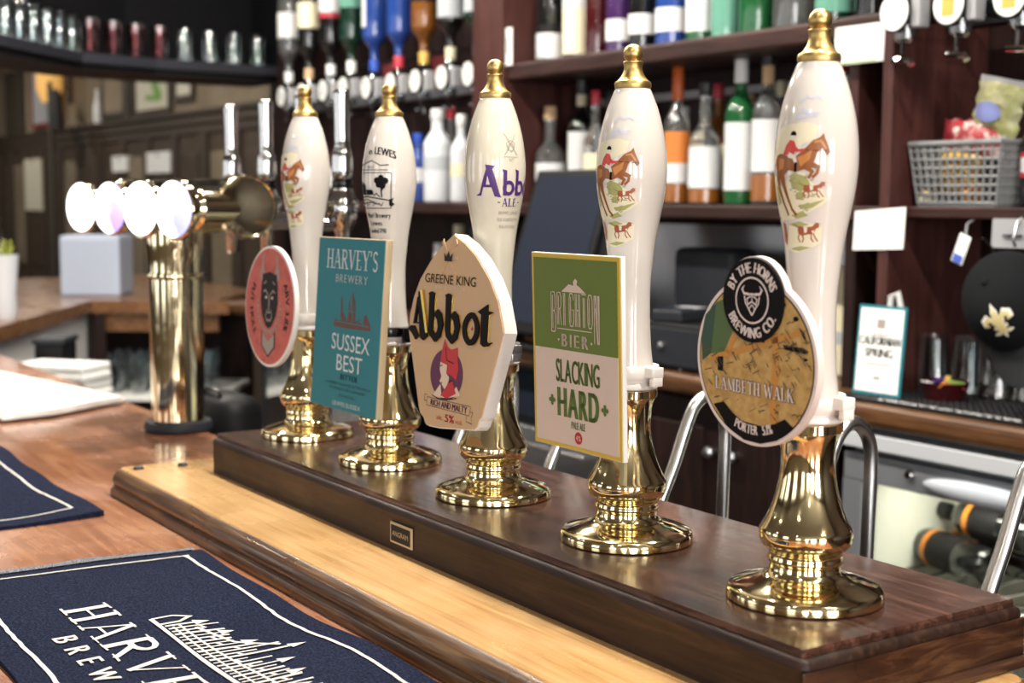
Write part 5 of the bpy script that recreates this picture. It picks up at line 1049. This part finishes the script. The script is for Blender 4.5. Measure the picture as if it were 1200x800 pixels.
m = MB(); m.box(-.352, .42, -.125, .11, 0, .007, .002); m.box(-.40, -.350, -.125, -.042, 0, .007, .002); m.build('mat', 'rubber', mat_)
m = MB()
for i in range(52):
    for j in range(11):
        x, y_ = -.342+i*.0146, -.085+j*.017; m.add([(x-.005, y_-.005, .007), (x+.005, y_-.005, .007), (x+.005, y_+.005, .007), (x-.005, y_+.005, .007), (x, y_, .0105)], [(0, 1, 4), (1, 2, 4), (2, 3, 4), (3, 0, 4)])
o = m.build('studs', 'rubber', mat_); o['kind'] = 'stuff'
I = Ink(); rr = random.Random(9); x = -.30
while x < .40:
    w_ = rr.uniform(.012, .020); I.rect(x, x+.005, -.121, -.100)
    if rr.random() < .7: I.rect(x, x+w_, -.121, -.116)
    if rr.random() < .6: I.rect(x, x+w_, -.105, -.100)
    if rr.random() < .5: I.rect(x+w_-.005, x+w_, -.121, -.100)
    x += w_+.005
I.build('white_marks', lambda u, v, h: (u, v, .007+h), 'label_white', mat_, .0006)
# drinking glasses
def tumbler(r=.034, h=.115, mat='glass', name='tumbler', taper=.86, thick=True):
    m = MB(); m.lathe([(0, .0), (r*taper*.9, .0), (r*taper, .004), (r, h), (r-.002, h), (r*taper-.002, .012), (0, .012)], 24)
    return m
gm = {}
def glass_at(x, y, z, label, group, r=.034, h=.115, mat='glass', inv=False, name='tumbler'):
    key = (r, h, mat)
    if key not in gm:
        o = tumbler(r, h, mat).build(name, mat); gm[key] = o
    else: o = bpy.data.objects.new(name, gm[key].data); COL.objects.link(o)
    o.location = (x, y, z+(h if inv else 0)); o.rotation_euler = (PI if inv else 0, 0, 0); tag(o, label, 'glass', group); return o
for k in range(7): glass_at(-.985+k*.072, 1.372+.012*(k % 2), ZK+.0075, 'clear glass upside down on the black bar mat', 'glasses on the bar mat', .033, .115, inv=True)
# dish with coloured wrappers
ds = thing('glass_dish', 'small dark red glass dish with wrappers on the bar mat', 'dish', (-.895, 1.295, ZK+.0072)); MB().lathe([(0, 0), (.036, 0), (.044, .028), (.048, .034), (.045, .034), (.040, .026), (.032, .006), (0, .006)], 28).build('bowl', 'g_red', ds)
rr = random.Random(3)
for k, (mat, nm) in enumerate((('cap_red', 'red'), ('leaf_print', 'green'), ('crisp_yellow', 'yellow'), ('ale_purple', 'purple'), ('label_white', 'white'), ('foil_orange', 'orange'))):
    a = k*1.05; o = MB().box(-.016, .016, -.006, .006, -.004, .004, .002).build('wrapped_sweet', mat); o.location = (-.895+.022*math.cos(a), 1.295+.022*math.sin(a), ZK+.033+.004*(k % 2)); o.rotation_euler = (rr.uniform(-.5, .5), rr.uniform(-.7, .7), a); tag(o, nm+' wrapped sweet lying in the dark red dish', 'sweet', 'wrapped sweets in the dish')
    for s in (-1, 1): MB().prism([(s*.015, 0), (s*.024, .006), (s*.024, -.006)] if s > 0 else [(s*.015, 0), (s*.024, -.006), (s*.024, .006)], lambda u, v: (u, v, -.001), lambda u, v: (u, v, .001)).build('wrapper_end', mat, o)
# sign, cards, tags
sg = thing('beer_sign', 'white card sign with teal border leaning beside the red post', 'sign', (-.998, 1.225, ZK+.0075), (-.09, 0, .03))
box('card', 'teal', sg, -.056, .056, -.004, 0, 0, .172); box('card_face', 'paper', sg, -.051, .051, -.0048, -.0038, .006, .166); F = front(.0048)
I = Ink().text('CALIFORNIAN', 0, .096, .0165, .096, bold=.05).text('SPRING', 0, .073, .0165, .066, bold=.05); I.build('lettering', F, 'charcoal', sg)
for q in ((-.03, .03, .058, .061), (-.022, .022, .050, .052), (-.008, .008, .03, .036), (-.010, .010, .128, .146), (-.022, .022, .115, .118)): Ink().rect(*q).build('small_print', F, 'ash_print', sg)
m = MB(); m.tube([(.01, .004, .166), (.014, -.002, .19), (.028, .0, .20), (.032, .010, .165)], .0055, 8); m.build('hook', 'white', sg)
def card(name, label, cat, mat, x0, x1, z0, z1, y, skew=0, t=.002, parts=()):
    o = thing(name, label, cat, ((x0+x1)/2, y, z0)); w_ = (x1-x0)/2; h = z1-z0
    m = MB(); m.prism([(-w_, 0), (w_, skew*.6), (w_+.003, h+skew), (-w_+.004, h)], lambda u, v: (u, 0, v), lambda u, v: (u, -t-.004*math.sin(v*40), v)); m.build('sheet', mat, o)
    for n, mm_, a, b_, c_, d_ in parts: box(n, mm_, o, a, b_, -t-.006, -t-.0035, c_, d_)
    return o
card('price_card', 'blank white card hanging from the shelf edge on the red post', 'card', 'paper', -1.10, -.975, .232, .308, 1.2605, .009)
card('paper_note', 'large white paper hanging under the upper shelf near the optics', 'paper', 'paper', -1.19, -1.062, .598, .672, 1.288, .0, parts=(('green_edge', 'leaf_print', -.06, .05, .001, .004),))
card('paper_note', 'grey paper note hanging below the right shelf', 'paper', 'pale_grey', -.795, -.70, .246, .298, 1.284, .0, parts=(('scribble', 'charcoal', -.02, .02, .02, .024),))
o = thing('key_tag', 'white and blue key tag hanging under the right shelf', 'tag', (-.850, 1.292, .285), (0, .35, 0)); MB().box(-.013, .013, -.003, 0, -.075, -.02, .001).build('tag_card', 'paper', o); MB().box(-.010, .010, -.0042, -.003, -.073, -.058, 0).build('blue_end', 'hinge_blue', o); MB().tube([(0, -.001, -.022), (-.006, -.001, 0), (.004, 0, .012)], .0022, 6).build('cord', 'pale_grey', o)

# basket and crisp packets
bk = thing('plastic_basket', 'grey plastic lattice basket on the right shelf', 'basket', (-.905, 1.375, ZS))
m = MB(); hB = .115
def bp(u, k): # u 0..4 round the basket, k 0..1 height
    wx, wy = .088+.016*k, .055+.012*k; s = u % 1; c4 = [(-wx, -wy), (wx, -wy), (wx, wy), (-wx, wy)]; a, b_ = c4[int(u) % 4], c4[(int(u)+1) % 4]; return (a[0]+(b_[0]-a[0])*s, a[1]+(b_[1]-a[1])*s, .003+k*hB)
for k in range(7): z = .04+k*.14; m.tube([bp(q*.25, z) for q in range(17)], .0030, 5)
for q in range(48):
    u = q*4/48; m.tube([bp(u, 0), bp(u, 1)], .0030, 5, False)
m.build('lattice', 'basket_grey', bk); m = MB(); m.tube([bp(q*.25, 1) for q in range(17)], .006, 8); m.build('rim', 'basket_grey', bk); box('floor_plate', 'basket_grey', bk, -.088, .088, -.055, .055, 0, .005)
def packet(name, label, w_, h, mat, loc, rot, band=None):
    o = thing(name, label, 'crisp packet', loc, rot, 'crisp packets in the basket'); m = MB(); n = 12; top = []; bot = []
    for j in range(n+1):
        for i in range(n+1):
            x, z = -w_+2*w_*i/n, h*j/n; e = math.sin(PI*i/n)**.6*math.sin(PI*min(max((j-.8)/(n-1.6), 0), 1))**.5; c_ = .004*math.sin(7*i+3*j)
            top.append((x+.003*math.sin(j*2.1), -.026*e+c_*e, z)); bot.append((x+.003*math.sin(j*2.1), .026*e+c_*e+.0004, z))
    fs = []
    for j in range(n):
        for i in range(n): a = j*(n+1)+i; fs.append((a, a+1, a+n+2, a+n+1)); k = (n+1)**2; fs.append((k+a, k+a+n+1, k+a+n+2, k+a+1))
    m.add(top+bot, fs, True); m.build('bag', mat, o)
    if band: I = Ink(); I.circle(0, h*.52, w_*.55, h*.16, 18); I.build('printed_oval', lambda u, v, hh: (u, -.030*math.sin(PI*(u+w_)/(2*w_))**.6*math.sin(PI*v/h)**.5-.004-hh, v), band, o, .001, .01)
    m = MB(); m.box(-w_, w_, -.0015, .0015, h-.006, h+.006); m.build('crimped_end', 'pale_grey', o)
    return o
packet('crisp_packet', 'olive green crisp packet with blue print standing upright in the basket', .052, .118, 'crisp_green', (-.872, 1.37, ZS+.115), (0, .22, 0), 'crisp_blue')
packet('crisp_packet', 'red and white crisp packet lying across the basket top', .034, .135, 'crisp_red', (-.972, 1.36, ZS+.135), (0, PI/2+.12, 0))
packet('crisp_packet', 'yellow packet tucked inside the basket behind the lattice', .045, .09, 'crisp_yellow', (-.93, 1.352, ZS+.02), (0, .1, 0))
o = MB().lathe([(.002, 0)]+[(.019*math.sin(a), .019-.019*math.cos(a)) for a in [PI*k/12 for k in range(1, 12)]]+[(.002, .038)], 18).build('tangerine', 'tangerine'); o.location = (-.885, 1.337, ZS+.0055); tag(o, 'orange tangerine inside the grey basket', 'fruit')
o = thing('snack_tub', 'small pale gold snack tub beside the basket', 'tub', (-1.005+.02, 1.335, ZS)); MB().lathe([(.014, 0), (.017, .024)], 20).build('tub', 'label_cream', o); MB().lathe([(.018, .024), (.018, .03), (.0, .031)], 20).build('lid', 'gold_leaf', o)

# baseball cap hung on the shelf edge
cp = thing('baseball_cap', 'black baseball cap with gold fleur-de-lis hanging below the right shelf', 'cap', (-.725, 1.255, .150), (math.radians(58), math.radians(-28), math.radians(14)))
n, mq = 28, 12; vs = []; fs = []
for j in range(mq+1):
    e = PI/2*j/mq
    for i in range(n): a = 2*PI*i/n; vs.append((.080*math.cos(a)*math.cos(e)**.8, .095*math.sin(a)*math.cos(e)**.8, .085*math.sin(e)**.9))
for j in range(mq):
    for i in range(n): a, b_ = j*n+i, j*n+(i+1) % n; fs.append((a, b_, b_+n, a+n))
m = MB(); m.add(vs, fs, True); m.build('crown', 'cap_cloth', cp)
m = MB(); nn = 16; vs = []; fs = []
for k in range(nn+1):
    a = PI+PI*k/nn; x, y_ = .080*math.cos(a), .095*math.sin(a); q = math.sin(PI*k/nn)
    vs += [(x, y_, .0), (x*1.02, y_-.075*q, -.018*(x/.08)**2-.006*q), (x*1.02, y_-.075*q, -.018*(x/.08)**2-.006*q-.003), (x, y_, -.003)]
for k in range(nn):
    for j in range(4): a = 4*k+j; b_ = 4*k+(j+1) % 4; fs.append((a, b_, b_+4, a+4))
m.add(vs, fs, True); m.build('peak', 'cap_peak', cp)
MB().lathe([(0, .0), (.007, 0), (.006, .004), (0, .006)], 14, (0, 0, .084)).build('button', 'cap_cloth', cp)
def fleur(s):
    I = Ink(); q = lambda pts: [(x*s, y*s) for x, y in pts]
    I.poly(q([(0, 1.3), (.28, .75), (.22, .2), (.12, -.15), (-.12, -.15), (-.22, .2), (-.28, .75)]))
    for d in (-1, 1):
        I.stroke(q([(d*.14, -.12), (d*.40, .35), (d*.72, .52), (d*.98, .30), (d*.92, .02), (d*.72, .02)]), [.2*s, .3*s, .34*s, .32*s, .22*s, .1*s]); I.stroke(q([(d*.1, -.3), (d*.3, -.62), (d*.55, -.62)]), [.16*s, .2*s, .1*s])
    I.rect(-.42*s, .42*s, -.32*s, -.12*s); I.poly(q([(0, -1.0), (.16, -.6), (.1, -.25), (-.1, -.25), (-.16, -.6)])); return I
def capmap(u, v, h):
    e = math.radians(42)+v/.085; a = -PI/2+u/.07; k = 1+h/.085
    return (.080*math.cos(a)*math.cos(e)**.8*k, .095*math.sin(a)*math.cos(e)**.8*k, .085*math.sin(e)**.9*k)
fleur(.0300).build('emblem_outline', capmap, 'emblem_white', cp, .0016, .006); fleur(.0245).build('emblem', capmap, 'emblem_gold', cp, .0026, .006)
m = MB(); m.tube([(0, .088, .03), (0, .105, .04), (0, .11, .065)], .002, 6); m.build('hanging_loop', 'black', cp)
MB().tube([(-.735, 1.285, .30), (-.735, 1.272, .29), (-.735, 1.262, .262), (-.735, 1.270, .25)], .003, 8).build('cap_hook', 'steel', bb).location = (1.7, -1.45, -ZK)
# ------------------------------------------------------------------ angled end counter, left
ec = thing('end_counter', 'angled brown wooden counter at the far end of the bar', 'counter', (-4.3, .75, ZF))
E2 = lambda pts: [(x+4.3, y-.75) for x, y in pts]
outl_ = [(-3.30, .13), (-4.30, .735), (-4.0, 1.15), (-4.12, 1.15), (-4.52, 1.5), (-5.9, 1.55), (-5.9, -.6), (-3.83, -.6), (-3.83, .13)]
zt = ZK-ZF
MB().prism(E2(outl_), lambda u, v: (u, v, zt-.045), lambda u, v: (u, v, zt)).build('worktop', 'end_counter_wood', ec)
m = MB(); m.prism(E2([(-3.39, .14), (-4.36, .735), (-4.5, .72), (-3.55, .14)]), lambda u, v: (u, v, 0), lambda u, v: (u, v, zt-.045)); m.build('white_panel', 'white_matte', ec)
m = MB(); m.prism(E2([(-4.33, .735), (-4.27, .735), (-4.25, .77), (-4.31, .79)]), lambda u, v: (u, v, 0), lambda u, v: (u, v, zt-.045)); m.build('corner_post', 'mahogany_v', ec)
m = MB(); m.prism(E2([(-4.29, .78), (-4.06, 1.13), (-4.09, 1.15), (-4.32, .80)]), lambda u, v: (u, v, zt-.115), lambda u, v: (u, v, zt-.045)); m.build('apron', 'end_counter_wood', ec)
for k, z in enumerate((-.405, -.70)):
    MB().prism(E2([(-4.28, .78), (-4.05, 1.13), (-4.45, 1.42), (-4.85, .95)]), lambda u, v, z=z: (u, v, z-.02-ZF), lambda u, v, z=z: (u, v, z-ZF)).build('glass_shelf', 'white', ec)
MB().prism(E2([(-4.85, .93), (-4.45, 1.42), (-4.48, 1.45), (-4.9, .96)]), lambda u, v: (u, v, 0), lambda u, v: (u, v, zt-.045)).build('rear_panel', 'mahogany_v', ec)
for k in range(5):
    s = (k+.5)/5
    for j in range(2):
        x, y = -4.28+.23*s-.08-.12*j+.0, .78+.35*s+.02+.07*j; glass_at(x, y, -.4045, 'clear pint glass on the shelf under the end counter', 'pint glasses under the end counter', .034, .155, name='pint_glass')
# white tub, vase, red lamp, second tap on the end counter
t = thing('white_tub', 'plain white square tub standing on the end counter', 'tub', (-4.62, .86, ZK), (0, 0, .98)); MB().box(-.115, .115, -.10, .10, 0, .225, .008).build('tub', 'tub_blue', t); MB().box(-.112, .112, -.097, .097, .222, .232, .004).build('lid', 'tub_blue', t)
for x, y in ((-5.62, 1.32), (-5.50, 1.50)):
    t = thing('red_table_lamp', 'small lamp with glowing red shade on the end counter', 'lamp', (x, y-.06, ZK), (0, 0, 0), 'red lamps on the end counter'); MB().lathe([(.045, 0), (.045, .01), (.01, .02), (.01, .06)], 20).build('lamp_base', 'black', t); MB().lathe([(.055, .06), (.040, .15)], 24).build('shade', 'red_glow', t)
t = thing('glass_vase', 'cut glass vase with dry green stems on the end counter', 'vase', (-3.63, .26, ZK)); MB().lathe([(.0, .0), (.034, 0), (.040, .02), (.036, .08), (.046, .20), (.044, .20), (.033, .08), (.036, .02), (0, .012)], 24).build('vase', 'frost', t)
m = MB(); rr = random.Random(2)
for k in range(9): a = k*.7; m.tube([(0, 0, .02), (.012*math.cos(a), .012*math.sin(a), .18), (.03*math.cos(a), .03*math.sin(a), .225+.02*rr.random())], .004, 5)
m.build('stems', 'dry_green', t)
t = thing('chrome_taps', 'pair of chrome lever taps on a pillar at the end counter', 'beer tap', (-3.80, .235, ZK)); MB().lathe([(.05, 0), (.05, .01), (.028, .015), (.028, .22)], 28).build('pillar', 'chrome', t); MB().tube([(-.11, 0, .235), (.11, 0, .235)], .028, 18).build('crossbar', 'chrome', t)
for x in (-.07, .065):
    MB().lathe([(.012, .25), (.016, .26), (.016, .32), (.011, .33), (.010, .37), (.013, .45), (.012, .455), (0, .456)], 18, (x, .03, 0)).build('lever', 'chrome', t); MB().lathe([(.009, .10), (.013, .12), (.018, .16), (.018, .22), (.012, .25)], 18, (x, .045, 0)).build('faucet', 'chrome', t)
# trays and a dark box on the low shelf behind the bar
lb_ = thing('low_shelf', 'low steel work shelf behind the bar counter', 'shelf', (-2.95, .30, ZF)); box('top', 'steel_dull', lb_, -.33, .25, -.16, .10, .80, .82)
for x in (-.31, .23): box('leg', 'steel_dull', lb_, x-.012, x+.012, -.14, -.116, 0, .80); box('leg', 'steel_dull', lb_, x-.012, x+.012, .06, .084, 0, .80)
for k in range(9):
    o = MB().box(-.11, .11, -.07, .07, 0, .022, .006).build('white_tray', 'white'); o.location = (-2.99+.004*math.sin(k*3), .25+.003*math.cos(k*5), ZF+.82+.0235*k); o.rotation_euler.z = .72+.02*math.sin(k*2.3); tag(o, ('lowest' if k == 0 else 'topmost' if k == 8 else 'middle')+' shallow white tray of the stack behind the bar', 'tray', 'stacked white trays')
t = thing('dark_crate', 'black crate standing behind the stacked white trays', 'crate', (-3.19, .30, ZF+.8205), (0, 0, -.54)); MB().box(-.075, .075, -.05, .03, 0, .245, .006).build('body', 'black', t); MB().box(-.08, .08, -.055, .035, .245, .262, .004).build('rim', 'charcoal', t)
# rounded black bin behind the tower
t = thing('black_bin', 'rounded black plastic bin behind the brass beer tower', 'bin', (-1.80, .235, ZF)); q = rrect(-.085, .085, -.055, .055, .05, 6); m = MB()
rings(m, lambda o: rrect(-.085, .085, -.055, .055, .05, 6, o), [(-.01, 0), (0, .01), (0, 1.055), (-.004, 1.07), (-.015, 1.083), (-.035, 1.09)]); cap_poly(m, rrect(-.085, .085, -.055, .055, .05, 6, -.035), 1.09); cap_poly(m, rrect(-.085, .085, -.055, .055, .05, 6, -.01), 0, False); m.build('body', 'black', t); MB().tube([(-.04, -.03, 1.088), (-.03, -.03, 1.097), (.03, -.03, 1.097), (.04, -.03, 1.088)], .004, 8).build('handle', 'black_gloss', t)

# ------------------------------------------------------------------ hanging glass gantry, top left
gt = thing('glass_gantry', 'black hanging gantry shelf over the end counter', 'gantry', (-4.2, .7, .79))
fr_ = [(-3.20, -.30), (-3.85, .33), (-4.24, .705), (-4.30, 1.0), (-4.31, 1.52)]; bk_ = [(-4.62, 1.52), (-4.64, 1.0), (-4.56, .66), (-4.10, .16), (-3.45, -.48)]
E3 = lambda pts: [(x+4.2, y-.7) for x, y in pts]
MB().prism(E3(fr_+bk_), lambda u, v: (u, v, .02), lambda u, v: (u, v, .055)).build('shelf', 'rubber_grey', gt)
fi_ = [(x-.02, y-.0) for x, y in fr_]
MB().prism(E3(fi_+bk_), lambda u, v: (u, v, -.005), lambda u, v: (u, v, .02)).build('shelf_underside', 'black', gt)
m = MB()
for a, b_ in zip(bk_, bk_[1:]):
    m.prism(E3([a, b_, (b_[0]-.02, b_[1]-.01), (a[0]-.02, a[1]-.01)]), lambda u, v: (u, v, .055), lambda u, v: (u, v, ZC-.79))
m.prism(E3([bk_[0], fr_[-1], (fr_[-1][0], fr_[-1][1]+.015), (bk_[0][0], bk_[0][1]+.015)]), lambda u, v: (u, v, .055), lambda u, v: (u, v, ZC-.79))
m.build('back_screen', 'soffit_black', gt)
pth = [(-3.42, -.14), (-3.85+.0, .27), (-4.30, .71), (-4.40, 1.0), (-4.40, 1.50)]; seg = []
for a, b_ in zip(pth, pth[1:]):
    l_ = math.dist(a, b_); nn = max(1, round(l_/.092))
    for k in range(nn): s = (k+.5)/nn; seg.append((a[0]+(b_[0]-a[0])*s, a[1]+(b_[1]-a[1])*s))
for k, (x, y) in enumerate(seg):
    red = 13 <= k <= 16
    glass_at(x, y, .8455, 'tumbler with a dark red tint on the hanging gantry' if red else 'clear tumbler upside down on the hanging gantry', 'red-tinted tumblers on the gantry' if red else 'clear tumblers on the gantry', .036, .130, 'ruby_glass' if red else 'glass', inv=not red)
    if not red and k < 13: glass_at(x-.075, y-.07, .8455, 'clear tumbler in the rear row against the black gantry screen', 'rear row of clear tumblers on the gantry', .036, .130, inv=True)

# ------------------------------------------------------------------ far room
def framed(x, z0, z1, w_, label, fm, pm, extra=None):
    t = thing('framed_picture', label, 'picture', (x, Y1, z0)); h = z1-z0; m = MB()
    m.box(-w_, w_, -.03, 0, 0, .035); m.box(-w_, w_, -.03, 0, h-.035, h); m.box(-w_, -w_+.035, -.03, 0, .035, h-.035); m.box(w_-.035, w_, -.03, 0, .035, h-.035); m.build('frame', fm, t)
    box('print', pm, t, -w_+.03, w_-.03, -.018, 0, .03, h-.03)
    if extra: I = Ink(); extra(I, w_, h); I.build('drawing', lambda u, v, q: (u, -.018-q, v), 'leaf_print', t, .002)
    return t
def leaf(I, w_, h): I.poly([(.02, h*.85), (.09, h*.55), (.2, h*.28), (.16, h*.18), (.05, h*.3), (-.02, h*.5)]); I.poly([(-.15, h*.25), (.1, h*.2), (.1, h*.28), (-.1, h*.33)])
framed(-8.53, .90, 1.32, .36, 'large framed print with green plant on the far wall', 'dado_brown', 'picture_paper', leaf)
framed(-7.93, .96, 1.22, .17, 'small pale framed print beside the green plant picture', 'dado_brown', 'picture_paper')
framed(-9.02, .9, 1.5, .05, 'tall narrow pale picture strip on the far wall', 'picture_dark', 'picture_paper')
framed(-11.2, .92, 1.45, .34, 'grey framed mirror on the far wall', 'maroon', 'pale_grey')
framed(-12.1, .9, 1.45, .3, 'dark framed picture at the end of the far wall', 'picture_dark', 'picture_dark')
framed(-9.35, .92, 1.42, .26, 'dull tan framed picture beside the tall pale strip', 'picture_dark', 'tan_wall')
t = thing('wall_lamp', 'amber glowing wall lamp behind the coat rack', 'lamp', (-10.45, Y1, 1.18)); box('back_plate', 'dado_brown', t, -.06, .06, -.02, 0, -.1, .16); MB().lathe([(.06, -.10), (.10, .0), (.10, .20), (.06, .26)], 24, (0, -.17, 0)).build('shade', 'lamp_amber', t); MB().tube([(0, -.02, .02), (0, -.17, .05)], .012, 8).build('arm', 'gilt', t)
t = thing('coat_rack', 'dark coat rack with hanging coats by the far wall', 'coat rack', (-10.05, 2.22, ZF)); MB().lathe([(.18, 0), (.18, .02), (.02, .04), (.02, 2.35), (0, 2.37)], 16).build('pole', 'picture_dark', t)
for a, mt_ in ((0.4, 'dark_figure'), (2.4, 'ochre_cloth')): MB().lathe([(.02, 2.3), (.045, 2.24), (.05, 2.1), (.055, 2.0), (.04, 2.0)], 14, (.07*math.cos(a), .07*math.sin(a), 0)).build('coat', mt_, t)
t = thing('wall_hanging', 'ochre wall hanging with maroon edge beside the amber lamp', 'wall hanging', (-10.78, Y1, .89)); m = MB()
for k in range(6): m.box(-.13+k*.044, -.13+(k+1)*.044, -.02-.012*(k % 2), 0, 0, .68)
m.build('cloth', 'ochre_cloth', t); box('edge_band', 'maroon', t, -.16, -.13, -.03, 0, 0, .68); MB().tube([(-.18, -.03, .69), (.16, -.03, .69)], .012, 8).build('rod', 'gilt', t)
t = thing('white_vase', 'slim white vase standing on the dado ledge', 'vase', (-9.66, Y1-.036, .8855)); MB().lathe([(.030, 0), (.033, .03), (.033, .12), (.015, .19), (.013, .25)], 20).build('body', 'white', t); MB().lathe([(.0165, .245), (.0165, .252), (.012, .252)], 20).build('lip', 'white', t)
for x, z0, z1, w_, lb in ((-11.45, .22, .66, .26, 'pale notice pinned to the panelling far along the wall'), (-8.35, .50, .64, .22, 'bright white notice on the panelling under the plant picture'), (-9.15, .52, .63, .16, 'small white notice on the panelling under the tall strip')):  # the two white sheets imitate window-like reflections on the panelling
    t = thing('notice_and_reflection', lb, 'notice', (x, Y1-.042, z0)); box('sheet', 'picture_paper' if x < -11 else 'paper', t, -w_, w_, -.01, .022, 0, z1-z0); box('pin', 'black', t, -.01, .01, -.016, -.009, z1-z0-.03, z1-z0-.015)

# ------------------------------------------------------------------ ceiling downlights
dl = None; DL = [(x, -.9, 4) for x in (-4.4, -2.0, .4)]+[(x, .22, 17) for x in (-4.6, -3.7, -2.8, -1.9, -1.0, -.1, .8, 1.7)]+[(x, .95, 7) for x in (-3.6, -2.6, -1.6, -.6)]+[(x, -2.6, 5) for x in (-8, -5, -2, 1, 3.4)]+[(x, 1.4, 12) for x in (-11.5, -9.5, -7.5, -6)]  # faint row near the back bar added to brighten the bottles
for x, y, en in DL:
    if dl is None:
        dl = thing('ceiling_downlight', 'round recessed ceiling downlight with warm lamp', 'ceiling light', (x, y, ZC), (0, 0, 0), 'ceiling downlights')
        MB().lathe([(.045, -.001), (.062, -.003), (.066, -.008), (.060, -.014), (.048, -.014), (.045, -.006)], 28).build('trim_ring', 'brass', dl); MB().lathe([(0, -.004), (.044, -.004)], 24).build('lamp_face', 'lamp_glow', dl, flip=True); o = dl
    else: o = copy_tree(dl); o.location = (x, y, ZC)
    l = bpy.data.lights.new('downlight_lamp', 'AREA'); l.shape = 'DISK'; l.size = .10; l.energy = en; l.color = (1, .93, .82)
    lo = bpy.data.objects.new('downlight_lamp', l); COL.objects.link(lo); lo.location = (x, y, ZC-.03)
